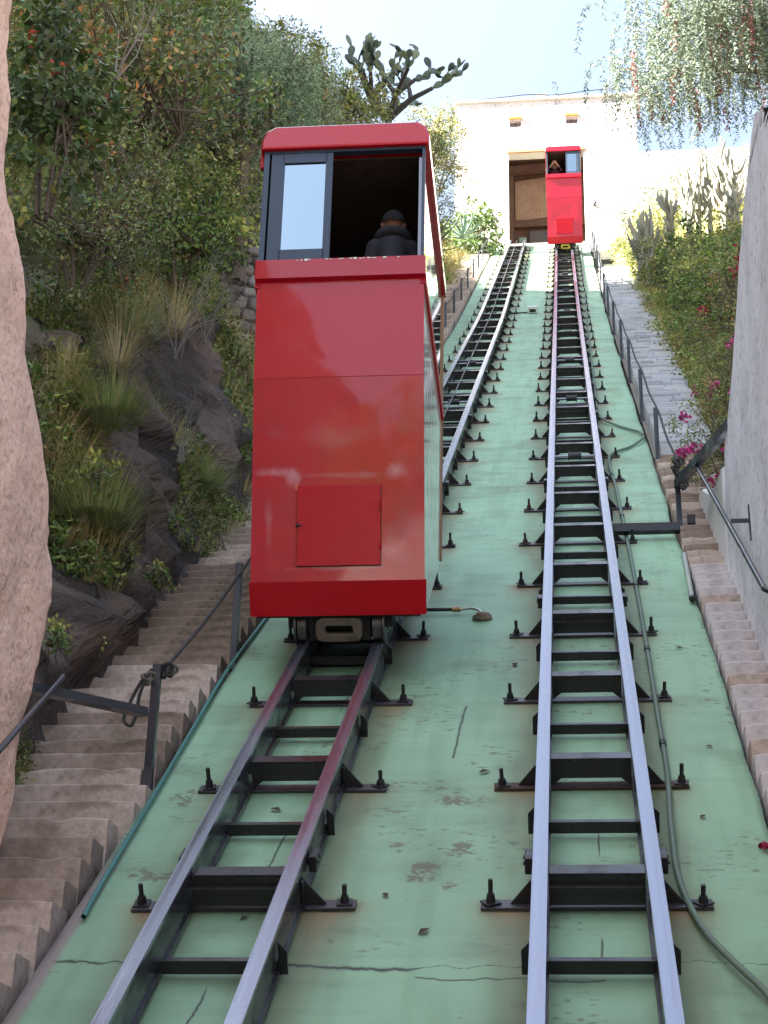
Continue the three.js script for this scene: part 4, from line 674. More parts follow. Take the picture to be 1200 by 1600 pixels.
/* ================= upper station ================= */
{
  const z0 = -68.1, y0 = 48.2; M.facade = new THREE.MeshStandardMaterial({ color: C(0.8, 0.73, 0.72), map: rep(T_plaster, 0.35), roughness: 0.95, bumpMap: rep(T_rough, 0.4), bumpScale: 0.03 });
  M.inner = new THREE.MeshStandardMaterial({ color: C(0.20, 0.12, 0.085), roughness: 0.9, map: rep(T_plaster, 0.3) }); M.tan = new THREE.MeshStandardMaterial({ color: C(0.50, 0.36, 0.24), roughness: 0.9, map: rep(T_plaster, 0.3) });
  const o = thing('station_building', 'tall pale plastered upper station with dark doorway at the top of the ramp', 'building', [0, y0, z0]);
  const s = new THREE.Shape([[-4.85, -3], [3.65, -3], [3.65, 8.35], [-4.85, 8.35]].map((p) => new THREE.Vector2(...p)));
  const hole = (x0, y0, x1, y1) => { const h = new THREE.Path(); h.moveTo(x0, y0); h.lineTo(x0, y1); h.lineTo(x1, y1); h.lineTo(x1, y0); h.closePath(); s.holes.push(h); };
  hole(-2.36, 0.25, 1.12, 5.32); hole(-2.28, 6.85, -1.75, 7.3); hole(0.36, 6.9, 0.9, 7.34);
  const g = new THREE.ExtrudeGeometry(s, { depth: 0.5, bevelEnabled: false }); g.translate(0, 0, -0.5); part('wall', triUV(ni(g)), M.facade, o);
  part('coping', box(8.66, 0.16, 0.7, -0.6, 8.43, -0.25, 0.02), M.facade, o);
  part('lit_door_lintel', box(3.6, 0.2, 0.1, -0.62, 5.42, 0.052, 0.01), new THREE.MeshStandardMaterial({ color: C(0.6, 0.3, 0.16), roughness: 0.8 }), o);  // orange of the lintel stands for the lit underside of the door head
  part('door_sill', box(3.47, 3.2, 0.48, -0.62, -1.4, -0.25), M.mortar, o);
  for (const [x, y] of [[-2.015, 7.07], [0.63, 7.12]]) { const w = part('window', box(0.5, 0.42, 0.05, x, y, -0.3), new THREE.MeshStandardMaterial({ color: C(0.2, 0.17, 0.19), roughness: 0.5 }), o); part('lit_window_head', box(0.6, 0.12, 0.1, x, y + 0.29, 0.052), new THREE.MeshStandardMaterial({ color: C(0.62, 0.36, 0.08), roughness: 0.8 }), w); part('mullion', box(0.025, 0.42, 0.03, x, y, -0.262), M.black, w); }  // yellow heads: bounce light on their undersides put into the colour
  const ch = part('chimney', box(0.42, 0.34, 0.4, -0.78, 8.7, -0.4), new THREE.MeshStandardMaterial({ color: C(0.4, 0.36, 0.36), roughness: 0.9 }), o); part('chimney_cap', box(0.46, 0.04, 0.44, -0.78, 8.89, -0.4), M.mortar, ch);
  part('roof_wire', tube([[-4.7, 8.55], [-3, 8.6], [-1.4, 8.72], [-0.2, 8.62], [1.5, 8.78], [3.6, 8.86]].map(([x, y]) => V(x, y, 0.02)), 0.022, 60, 5), M.black, o);
  // side wing to the right
  part('side_wing', box(7, 8, 6, 7.16, 1.1, -3.0), M.facade, o); part('antenna', merge([cyl(V(3.4, 8.5, -0.2), V(3.4, 9.6, -0.2), 0.03, 6), cyl(V(3.4, 9.4, -0.2), V(5, 9.35, -0.2), 0.02, 6)]), M.mortar, o);
  // hall behind the doorway
  part('hall_roof', box(8.5, 0.3, 3.2, -0.6, 8.1, -4.3), M.inner, o); part('hall_floor', box(8.5, 0.3, 4.4, -0.6, 0.05, -2.71), M.mortar, o);  // roof left open behind the facade, out of view, to light the back wall
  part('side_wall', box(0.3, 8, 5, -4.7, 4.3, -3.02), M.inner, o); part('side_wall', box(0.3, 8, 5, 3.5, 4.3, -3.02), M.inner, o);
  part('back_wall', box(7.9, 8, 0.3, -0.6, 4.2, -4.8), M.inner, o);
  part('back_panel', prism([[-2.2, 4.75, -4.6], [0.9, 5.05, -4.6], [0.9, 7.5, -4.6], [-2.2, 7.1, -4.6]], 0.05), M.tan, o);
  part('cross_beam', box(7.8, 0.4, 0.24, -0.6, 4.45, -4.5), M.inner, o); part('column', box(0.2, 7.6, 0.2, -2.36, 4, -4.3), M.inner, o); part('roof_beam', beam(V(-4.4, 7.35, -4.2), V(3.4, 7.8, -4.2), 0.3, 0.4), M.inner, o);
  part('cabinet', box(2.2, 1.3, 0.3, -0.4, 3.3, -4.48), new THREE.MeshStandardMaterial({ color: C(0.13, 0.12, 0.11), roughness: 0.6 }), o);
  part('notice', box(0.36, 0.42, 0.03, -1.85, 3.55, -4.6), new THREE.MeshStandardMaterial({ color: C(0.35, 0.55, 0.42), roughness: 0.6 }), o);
  part('wall_lamp', merge([box(0.12, 0.1, 0.12, 1.55, 2.2, 0.06, 0.01), cyl(V(1.55, 2.2, 0.1), V(1.62, 2.17, 0.28), 0.05, 10)]), M.bolt, o);
}

/* ================= vegetation ================= */
const leafMat = (tr = 0) => new THREE.MeshPhysicalMaterial({ vertexColors: true, roughness: 0.75, side: THREE.DoubleSide, transmission: tr, thickness: 0 });
M.leaf = leafMat(0.3); M.leafD = leafMat(0.3); M.wood = new THREE.MeshStandardMaterial({ color: C(0.13, 0.095, 0.07), roughness: 0.95 }); M.twig = new THREE.MeshStandardMaterial({ color: C(0.28, 0.24, 0.19), roughness: 0.95 });
class LB {
  constructor() { this.p = []; this.c = []; this.i = []; this.n = []; }
  leaf(q, d, w, L, W, col, fold = 0.25) { // point, direction, side vector
    const o = this.p.length / 3, nx = d.y * w.z - d.z * w.y, ny = d.z * w.x - d.x * w.z, nz = d.x * w.y - d.y * w.x, f = fold * W;
    this.p.push(q.x, q.y, q.z, q.x + d.x * L * 0.45 + w.x * W + nx * f, q.y + d.y * L * 0.45 + w.y * W + ny * f, q.z + d.z * L * 0.45 + w.z * W + nz * f, q.x + d.x * L, q.y + d.y * L, q.z + d.z * L, q.x + d.x * L * 0.45 - w.x * W + nx * f, q.y + d.y * L * 0.45 - w.y * W + ny * f, q.z + d.z * L * 0.45 - w.z * W + nz * f);
    for (let k = 0; k < 4; k++) { this.c.push(col[0], col[1], col[2]); this.n.push(-nx, -ny, -nz); } this.i.push(o, o + 1, o + 2, o, o + 2, o + 3);
  }
  blade(q, d, w, L, W, col, bend) { // three-segment grass blade
    const o = this.p.length / 3; let x = q.x, y = q.y, z = q.z, dx = d.x, dy = d.y, dz = d.z; const S3 = L / 3;
    for (let k = 0; k <= 3; k++) { const ww = W * (1 - k / 3.05); this.p.push(x + w.x * ww, y + w.y * ww, z + w.z * ww, x - w.x * ww, y - w.y * ww, z - w.z * ww); const t = 0.75 + 0.35 * k / 3; for (let m = 0; m < 2; m++) { this.c.push(col[0] * t, col[1] * t, col[2] * t); this.n.push(w.z, 0, -w.x); } x += dx * S3; y += dy * S3; z += dz * S3; dy -= bend; const l = Math.hypot(dx, dy, dz); dx /= l; dy /= l; dz /= l; }
    for (let k = 0; k < 3; k++) { const a = o + k * 2; this.i.push(a, a + 1, a + 2, a + 1, a + 3, a + 2); }
  }
  limb(a, b, r0, r1, col = null) { const d = b.clone().sub(a).normalize(), u = Math.abs(d.y) < 0.9 ? V(0, 1, 0) : V(1, 0, 0), x = u.cross(d).normalize(), y = d.clone().cross(x), o = this.p.length / 3; const K = 5; for (const [c, r] of [[a, r0], [b, r1]]) for (let k = 0; k < K; k++) { const t = k / K * 6.2832, X = Math.cos(t), Y = Math.sin(t); this.p.push(c.x + (x.x * X + y.x * Y) * r, c.y + (x.y * X + y.y * Y) * r, c.z + (x.z * X + y.z * Y) * r); this.n.push(x.x * X + y.x * Y, x.y * X + y.y * Y, x.z * X + y.z * Y); this.c.push(...(col || [0.13, 0.1, 0.07])); } for (let k = 0; k < K; k++) { const k2 = (k + 1) % K; this.i.push(o + k, o + k2, o + K + k, o + k2, o + K + k2, o + K + k); } }
  get() { const g = new THREE.BufferGeometry(); g.setAttribute('position', new THREE.Float32BufferAttribute(this.p, 3)); g.setAttribute('color', new THREE.Float32BufferAttribute(this.c, 3)); g.setAttribute('normal', new THREE.Float32BufferAttribute(this.n, 3)); g.setIndex(this.i); return g; }
}
const rv = (r) => { const a = r() * 6.2832, z = r() * 2 - 1, s = Math.sqrt(1 - z * z); return V(s * Math.cos(a), z, s * Math.sin(a)); };
const ga = (r) => (r() + r() + r() + r() - 2) * 0.9;
function pickCol(r, cols, tone) { const c = cols[Math.floor(r() * cols.length)], k = tone * (0.75 + 0.5 * r()); return [c[0] * k, c[1] * k, c[2] * k]; }
// crown made of many leaf clumps on twigs; sizes in metres, base at the origin, crown centre at height cy
function shrubGeo(o) {
  const r = rng(o.seed), lb = new LB(), wd = new LB(); const nc = o.clumps, cy = o.cy;
  const trunkTop = V((o.lean || 0) * 0.4, cy * 0.45, 0);
  const stems = []; const ns = o.stems || 4; for (let i = 0; i < ns; i++) { const a = i / ns * 6.28 + r(), q = V(Math.cos(a) * o.rx * 0.3, cy * (0.5 + 0.4 * r()), Math.sin(a) * o.rz * 0.3); wd.limb(V(Math.cos(a) * 0.06, 0, Math.sin(a) * 0.06), q, o.tr || 0.04, (o.tr || 0.04) * 0.55); stems.push(q); }
  for (let i = 0; i < nc; i++) {
    const d = rv(r), rad = Math.pow(r(), 0.45) * (0.72 + 0.5 * fbm(d.x * 2 + o.seed, d.y * 2, d.z * 2, 2)); const c = V(d.x * o.rx * rad, cy + d.y * o.ry * rad, d.z * o.rz * rad);
    const tone = 0.6 + 0.75 * r(), rc = o.rc * (0.6 + 0.8 * r());
    const st = stems[Math.floor(r() * ns)]; if (r() < 0.75) wd.limb(st, c, 0.016, 0.005);
    if (o.bare && r() < o.bare) { for (let k = 0; k < 4; k++) wd.limb(c, c.clone().addScaledVector(rv(r), rc * 1.8), 0.005, 0.002); }
    const cols = o.accent && r() < o.accentP ? o.accent : o.cols;
    const nl = Math.round(o.per * (0.6 + 0.8 * r()));
    for (let k = 0; k < nl; k++) {
      const off = V(ga(r) * rc, ga(r) * rc * (o.flat || 0.8), ga(r) * rc); const q = c.clone().add(off);
      const dir = rv(r).multiplyScalar(0.8).addScaledVector(off, 0.6 / rc).add(V(0, -(o.droop || 0.1), 0)).normalize(); const w = rv(r).cross(dir).normalize();
      const s = 0.65 + 0.7 * r(); lb.leaf(q, dir, w, o.L * s, o.W * s, pickCol(r, cols, tone));
    }
  }
  return [lb.get(), wd.get()];
}
function weepGeo(o) { // weeping crown: limbs, then hanging strands with paired leaflets
  const r = rng(o.seed), lb = new LB(), wd = new LB(), be = new LB();
  let prev = V(0, 0, 0), rr = o.tr; const top = V(o.lean || 0, o.cy * 0.62, 0); const mid = V((o.lean || 0) * 0.3, o.cy * 0.32, 0.1); wd.limb(prev, mid, rr, rr * 0.8); wd.limb(mid, top, rr * 0.8, rr * 0.6);
  const hubs = []; for (let i = 0; i < o.limbs; i++) { const d = rv(r); d.y = Math.abs(d.y) * 0.7 + 0.1; const q = V(top.x + (o.cx || 0) + d.x * o.rx * 0.75, o.cy + d.y * o.ry * 0.7 - o.ry * 0.15, d.z * o.rz * 0.75); const m = top.clone().lerp(q, 0.5).add(V(0, o.ry * 0.12, 0)); wd.limb(top, m, rr * 0.45, rr * 0.25); wd.limb(m, q, rr * 0.25, rr * 0.08); hubs.push([m, q]); }
  for (let i = 0; i < o.strands; i++) {
    const [m, q] = hubs[Math.floor(r() * hubs.length)]; const a = m.clone().lerp(q, 0.3 + 0.75 * r()).add(V(ga(r) * o.sp, ga(r) * o.sp * 0.55, ga(r) * o.sp));
    const L = o.len * (0.5 + r()), tone = 0.6 + 0.8 * r(); const dx = ga(r) * 0.35 + (o.wind || 0), dz = ga(r) * 0.35; const red = o.berry && r() < o.berryP;
    const n = Math.round(L / o.step); const p = a.clone(); let vx = dx, vy = 0.25 - 0.2 * r(), vz = dz;
    for (let k = 0; k < n; k++) {
      vy -= 1.9 * o.step / Math.max(0.5, L); const l = Math.hypot(vx, vy, vz); p.x += vx / l * o.step; p.y += vy / l * o.step; p.z += vz / l * o.step; vx *= 0.96; vz *= 0.96;
      for (const s of [-1, 1]) { const az = r() * 6.28; const dir = V(Math.cos(az) * s, -0.55 - 0.5 * r(), Math.sin(az) * s).normalize(); const w = rv(r).cross(dir).normalize(); lb.leaf(p, dir, w, o.L * (0.7 + 0.6 * r()), o.W, pickCol(r, o.cols, tone)); }
      if (red && k > n * 0.35) for (let b = 0; b < 3; b++) { const dir = rv(r), w = rv(r).cross(dir).normalize(); be.leaf(p.clone().addScaledVector(rv(r), 0.05), dir, w, o.L * 0.6, o.L * 0.3, pickCol(r, o.berry, 1)); }
    }
  }
  return [lb.get(), wd.get(), be.p.length ? be.get() : null];
}
function tuftGeo(o) { const r = rng(o.seed), lb = new LB(); for (let i = 0; i < o.n; i++) { const a = r() * 6.28, s = o.r * Math.sqrt(r()), e = (o.spread || 0.7) * r(), d = V(Math.cos(a) * e, 1, Math.sin(a) * e).normalize(); const b = a + 1.57; lb.blade(V(Math.cos(a) * s, 0, Math.sin(a) * s), d, V(Math.cos(b), 0, Math.sin(b)), o.h * (0.5 + 0.7 * r()), o.w, pickCol(r, o.cols, 1), o.bend * (0.4 + r())); } return lb.get(); }
function twigGeo(o) { const r = rng(o.seed), wd = new LB(); for (let i = 0; i < o.n; i++) { let p = V(ga(r) * 0.05, 0, ga(r) * 0.05), d = rv(r).multiplyScalar(0.45).add(V(0, 1, 0)).normalize(); let rad = o.r; const c = o.cols[i % o.cols.length]; for (let k = 0; k < 4; k++) { const q = p.clone().addScaledVector(d, o.h / 4 * (0.7 + 0.5 * r())); wd.limb(p, q, rad, rad * 0.7, c); if (k > 0) for (let m = 0; m < 2; m++) wd.limb(q, q.clone().addScaledVector(rv(r).multiplyScalar(0.6).add(d).normalize(), o.h * 0.22), rad * 0.5, rad * 0.2, c); p = q; rad *= 0.7; d = d.add(rv(r).multiplyScalar(0.25)).normalize(); } } return wd.get(); }
const GREEN = [[0.176, 0.264, 0.047], [0.122, 0.223, 0.045], [0.248, 0.312, 0.054], [0.102, 0.175, 0.047]], OLIVE = [[0.288, 0.272, 0.093], [0.207, 0.215, 0.077], [0.370, 0.330, 0.125], [0.185, 0.166, 0.071]], DRY = [[0.455, 0.254, 0.093], [0.329, 0.233, 0.093], [0.536, 0.370, 0.156], [0.248, 0.233, 0.077], [0.617, 0.233, 0.062]], BLUE = [[0.270, 0.370, 0.217], [0.207, 0.301, 0.179], [0.350, 0.449, 0.258], [0.185, 0.254, 0.140]], YEL = [[0.495, 0.486, 0.110], [0.350, 0.389, 0.093], [0.617, 0.563, 0.156], [0.248, 0.292, 0.077]], DEEP = [[0.102, 0.185, 0.047], [0.082, 0.146, 0.038], [0.154, 0.233, 0.047]], GRASS = [[0.288, 0.330, 0.071], [0.207, 0.282, 0.054], [0.414, 0.370, 0.110], [0.166, 0.215, 0.047]], STRAW = [[0.617, 0.467, 0.217], [0.495, 0.389, 0.204], [0.414, 0.330, 0.156]];
function surf(x, z) { const y = terrainY(x, z), st = (terrainY(x - 0.15, z) - terrainY(x + 0.15, z)) / 0.3; let dx = 0; if (x > -8 && x < -4 && st > 1) { const k = sm(-4.0, -4.35, x); dx = k * (1.1 * (fbm(y * 1.1, z * 1.1, 3, 4) - 0.5) + 0.42 * (fbm(y * 3.4, z * 3.4, 8, 3) - 0.5)); } return V(x + dx, y, z); }
// ---- a plant as a thing: crown centre given in the world, base on the ground below it
function plant(name, label, cat, c, parts, sc = 1, turn = 0, group, cy) {
  const g0 = surf(c[0], c[2]); const by = cy !== undefined ? c[1] - cy * sc : g0.y - 0.05;
  const o = thing(name, label, cat, [c[0], by, c[2]], group); o.rotation.y = turn; o.scale.setScalar(sc);
  for (const [n, g, m] of parts) if (g) part(n, g, m, o); return o;
}
const SH = {};
SH.green = shrubGeo({ seed: 1, rx: 1.1, ry: 1.0, rz: 1.1, cy: 1.0, clumps: 85, per: 58, rc: 0.2, L: 0.085, W: 0.022, cols: GREEN, accent: YEL, accentP: 0.12, tr: 0.03 });
SH.green2 = shrubGeo({ seed: 2, rx: 1.1, ry: 1.2, rz: 1.0, cy: 1.1, clumps: 80, per: 60, rc: 0.19, L: 0.06, W: 0.016, cols: [...GREEN, ...OLIVE], accent: DRY, accentP: 0.1, tr: 0.03, bare: 0.2 });
SH.dry = shrubGeo({ seed: 3, rx: 1.2, ry: 1.0, rz: 1.1, cy: 1.1, clumps: 75, per: 46, rc: 0.22, L: 0.075, W: 0.02, cols: [...OLIVE, ...GREEN], accent: DRY, accentP: 0.13, tr: 0.03, bare: 0.5 });
SH.olive = shrubGeo({ seed: 4, rx: 1.2, ry: 1.1, rz: 1.2, cy: 1.1, clumps: 95, per: 55, rc: 0.2, L: 0.055, W: 0.013, cols: OLIVE, accent: BLUE, accentP: 0.25, tr: 0.03, bare: 0.25 });
SH.yel = shrubGeo({ seed: 5, rx: 1.2, ry: 1.1, rz: 1.1, cy: 1.1, clumps: 90, per: 50, rc: 0.2, L: 0.08, W: 0.022, cols: [...YEL, ...OLIVE], accent: GREEN, accentP: 0.25, tr: 0.03 });
SH.deep = shrubGeo({ seed: 6, rx: 0.9, ry: 1.5, rz: 0.8, cy: 1.4, clumps: 90, per: 48, rc: 0.2, L: 0.1, W: 0.032, cols: DEEP, accent: GREEN, accentP: 0.25, tr: 0.03 });
SH.pirul = weepGeo({ seed: 7, rx: 2.0, ry: 2.3, rz: 2.0, cy: 4.2, tr: 0.16, limbs: 26, strands: 620, sp: 0.65, len: 1.15, step: 0.055, L: 0.1, W: 0.012, cols: BLUE });
SH.pirulR = weepGeo({ seed: 8, rx: 3.7, ry: 3.2, rz: 3.0, cy: 4.6, tr: 0.09, limbs: 44, strands: 1150, sp: 0.95, len: 1.5, step: 0.06, L: 0.12, W: 0.014, cols: [[0.15, 0.2, 0.13], [0.11, 0.16, 0.12], [0.21, 0.25, 0.15]], berry: [[0.32, 0.1, 0.1], [0.4, 0.2, 0.18], [0.26, 0.07, 0.09]], berryP: 0.04, lean: -0.5, cx: -3.5 });
SH.vine = shrubGeo({ seed: 9, rx: 0.5, ry: 1.3, rz: 0.6, cy: 1.2, clumps: 62, per: 34, rc: 0.14, L: 0.085, W: 0.028, cols: [[0.09, 0.15, 0.03], [0.06, 0.11, 0.025], [0.14, 0.18, 0.04]], accent: YEL, accentP: 0.12, tr: 0.02, stems: 5, droop: 0.5 });
function blooms(seed, n, rx, ry, rz, cy, cols, L, per = 14) { const r = rng(seed), lb = new LB(); for (let i = 0; i < n; i++) { const d = rv(r), c = V(d.x * rx, cy + d.y * ry, d.z * rz); for (let k = 0; k < per; k++) { const dir = rv(r), w = rv(r).cross(dir).normalize(); lb.leaf(c.clone().addScaledVector(dir, L * 0.3 * r()).add(V(ga(r) * L, ga(r) * L, ga(r) * L)), dir, w, L, L * 0.45, pickCol(r, cols, 1)); } } return lb.get(); }
const P2 = (k, m = M.leaf) => [['crown', SH[k][0], m], ['stems', SH[k][1], M.wood]];

// left hill, named plants
plant('trumpet_vine', 'leafy vine with orange red flowers hanging over top of pink wall', 'vine', [-4.05, 11.0, -11.3], [...P2('vine'), ['blossoms', blooms(4, 6, 0.4, 0.8, 0.4, 1.2, [[0.6, 0.07, 0.02], [0.5, 0.04, 0.03]], 0.05), M.leafD]], 0.95, 0.4, undefined, 1.25);
plant('shrub', 'brownish dry shrub with rusty leaves high above the pink wall', 'shrub', [-5.1, 16.2, -17.4], P2('dry'), 1.35, 1, undefined, 1.1);
plant('shrub', 'sparse straw coloured shrub near the upper left corner', 'shrub', [-5.6, 17.6, -18.6], P2('dry'), 1.2, 3, undefined, 1.1);
plant('weeping_tree', 'feathery grey green weeping tree behind the near car roof', 'tree', [-4.9, 20.1, -22.4], P2('pirul'), 0.85, 0.5, undefined, 4.2);
plant('weeping_tree', 'feathery grey green weeping tree left of the larger one', 'tree', [-6.1, 22.4, -24.6], P2('pirul'), 0.8, 2.5, undefined, 4.2);
plant('shrub', 'bright green leafy shrub on the bank left of near car roof', 'shrub', [-4.9, 15.1, -18.9], P2('green'), 0.95, 0.3, undefined, 1.0);
plant('shrub', 'yellow green shrub above the stone retaining wall', 'shrub', [-5.3, 17.6, -21.6], P2('yel'), 0.75, 4, undefined, 1.1);
plant('shrub', 'green small leaved shrub in the middle of the left bank', 'shrub', [-4.75, 13.1, -15.6], P2('green2'), 0.95, 1.3, undefined, 1.1);
plant('shrub', 'green and brown shrub just right of the pink wall edge', 'shrub', [-4.8, 12.2, -14.6], P2('green2'), 0.85, 5.3, undefined, 1.1);
plant('shrub', 'mid green shrub under the weeping trees', 'shrub', [-5.4, 19.6, -23.4], P2('green2'), 1.2, 2.2, undefined, 1.1);
plant('shrub', 'olive shrub on skyline left of the tall cactus', 'shrub', [-6.0, 27.4, -33.3], P2('olive'), 1.5, 0.2, undefined, 1.1);
plant('shrub', 'bushy green shrub right above the near car roof', 'shrub', [-5.6, 30.2, -36.4], P2('green2'), 1.25, 4.2, undefined, 1.1);
plant('shrub', 'yellow green shrub lit by sun beneath the tall cactus', 'shrub', [-5.6, 33.6, -39.4], P2('yel'), 1.1, 4.2, undefined, 1.1);
plant('shrub', 'sunlit shrub on the skyline between weeping tree and cactus', 'shrub', [-6.9, 32.0, -36.2], P2('yel'), 1.2, 1.2, undefined, 1.1);
plant('shrub', 'dark leafed shrub on skyline above the weeping tree', 'shrub', [-8.0, 29.4, -31.6], P2('green'), 1.5, 1.2, undefined, 1.1);
plant('shrub', 'sunlit pale shrub between cactus and station corner', 'shrub', [-4.2, 39.2, -48.3], P2('yel'), 1.05, 2.1, undefined, 1.1);
plant('shrub', 'pale olive shrub right of near car roof corner', 'shrub', [-4.4, 34.2, -43.4], P2('olive'), 1.35, 3.1, undefined, 1.1);
plant('shrub', 'greyish sunlit shrub left of the upper posts', 'shrub', [-4.45, 36.1, -48.4], P2('olive'), 1.25, 1.9, undefined, 1.1);
plant('shrub', 'yellowish shrub low beside the near car side windows', 'shrub', [-4.2, 31.4, -42.4], P2('yel'), 0.95, 0.9, undefined, 1.1);
plant('shrub', 'feathery green shrub against the left part of station wall', 'shrub', [-4.7, 44.6, -56.5], P2('olive'), 1.45, 0.9, undefined, 1.1);
plant('climbing_hedge', 'dark green climbing hedge against station left of doorway', 'hedge', [-3.75, 45.8, -64.2], P2('deep'), 1.5, 0.9, undefined, 1.4);
plant('small_tree', 'leafy green tree on skyline behind the weeping tree', 'tree', [-8.6, 31.6, -33.0], P2('green2'), 1.5, 0.9, undefined, 1.1);
// tall bare poles on the skyline
{ [[-9.5, 31, -36.5, 8, 'nearest the upper left'], [-8.6, 32, -37.2, 7.2, 'right of the other']].forEach(([x, y, z, h, s]) => { const o = thing('bare_trunk', 'slim pale bare trunk on the skyline, ' + s, 'tree trunk', [x, surf(x, z).y - 0.2, z]); part('trunk', cyl(V(0, 0, 0), V(0.1, h + y - surf(x, z).y - 1, 0), 0.1, 8, 0.07), M.twig, o); }); }
// grass tufts one can tell apart
const TU = [tuftGeo({ seed: 1, n: 700, r: 0.34, h: 0.55, w: 0.0045, bend: 0.36, spread: 1.1, cols: GRASS }), tuftGeo({ seed: 2, n: 560, r: 0.36, h: 0.6, w: 0.004, bend: 0.45, spread: 1.2, cols: [...GRASS, ...STRAW] }), tuftGeo({ seed: 3, n: 260, r: 0.2, h: 0.8, w: 0.005, bend: 0.35, spread: 1.1, cols: STRAW })];
[['large green grass tuft halfway up the rocky bank', -4.35, -14.8, 9.95, 1.15, 0], ['drooping yellow green grass clump high on the bank', -4.6, -15.8, 11.5, 1.2, 1], ['bright green grass tuft lower on the bank above the stairs', -4.25, -14.3, 8.6, 1.3, 0], ['straw coloured grass tuft beside the stone retaining wall', -4.75, -18.3, 13.1, 1.1, 2], ['pale dry grass tuft in the middle of the rocks', -4.3, -14.6, 10.4, 0.9, 2], ['grass clump low behind the near car', -4.2, -18.2, 10.9, 1.0, 0], ['sunlit straw grass below the agave', -3.95, -41.6, 29.9, 1.5, 2]].forEach(([l, x, z, y, s, k], i) => { const o = thing('grass_tuft', l, 'grass', [x, y, z]); o.rotation.y = i * 1.3; o.scale.setScalar(s * 0.78); part('blades', TU[k], M.leafD, o); });
const TW = [twigGeo({ seed: 1, n: 7, h: 1.1, r: 0.008, cols: [[0.3, 0.27, 0.22], [0.22, 0.19, 0.15]] }), twigGeo({ seed: 2, n: 5, h: 1.4, r: 0.008, cols: [[0.26, 0.2, 0.15]] })];
[['bare pale twigs rising from the rocks left of near car', -4.35, -17.0, 11.9, 1.3, 0], ['dry leaning twigs beside lower left of near car', -4.1, -16.6, 10.4, 0.9, 0], ['tangle of bare grey twigs above the pink wall', -4.5, -14.2, 13.6, 1.3, 1], ['thin dry twigs in front of the stone retaining wall', -4.6, -19.4, 13.6, 1.2, 0]].forEach(([l, x, z, y, s, k], i) => { const o = thing('dry_twigs', l, 'twigs', [x, y, z]); o.rotation.y = i * 2.1; o.scale.setScalar(s); part('twigs', TW[k], M.leafD, o); });
const SPR = shrubGeo({ seed: 21, rx: 0.25, ry: 0.22, rz: 0.25, cy: 0.25, clumps: 10, per: 26, rc: 0.09, L: 0.065, W: 0.017, cols: GREEN, accent: YEL, accentP: 0.2, stems: 4, tr: 0.008 });
[['bright leafy weed at the foot of the bank by the stairs', -3.95, -13.6, 7.0], ['leafy weed by the stairs under the near car corner', -4.0, -15.6, 8.4], ['light green sprig in the dark rocks left of hatch', -4.2, -16.6, 9.4], ['low leafy weed near the bottom of the pink wall', -4.0, -12.6, 6.6], ['green sprig in the middle of the bank', -4.2, -13.9, 8.7]].forEach(([l, x, z, y], i) => { const o = thing('leafy_weed', l, 'plant', [x, y, z]); o.rotation.y = i; o.scale.setScalar(0.7 + 0.15 * (i % 3)); part('leaves', SPR[0], M.leaf, o); part('stems', SPR[1], M.wood, o); });

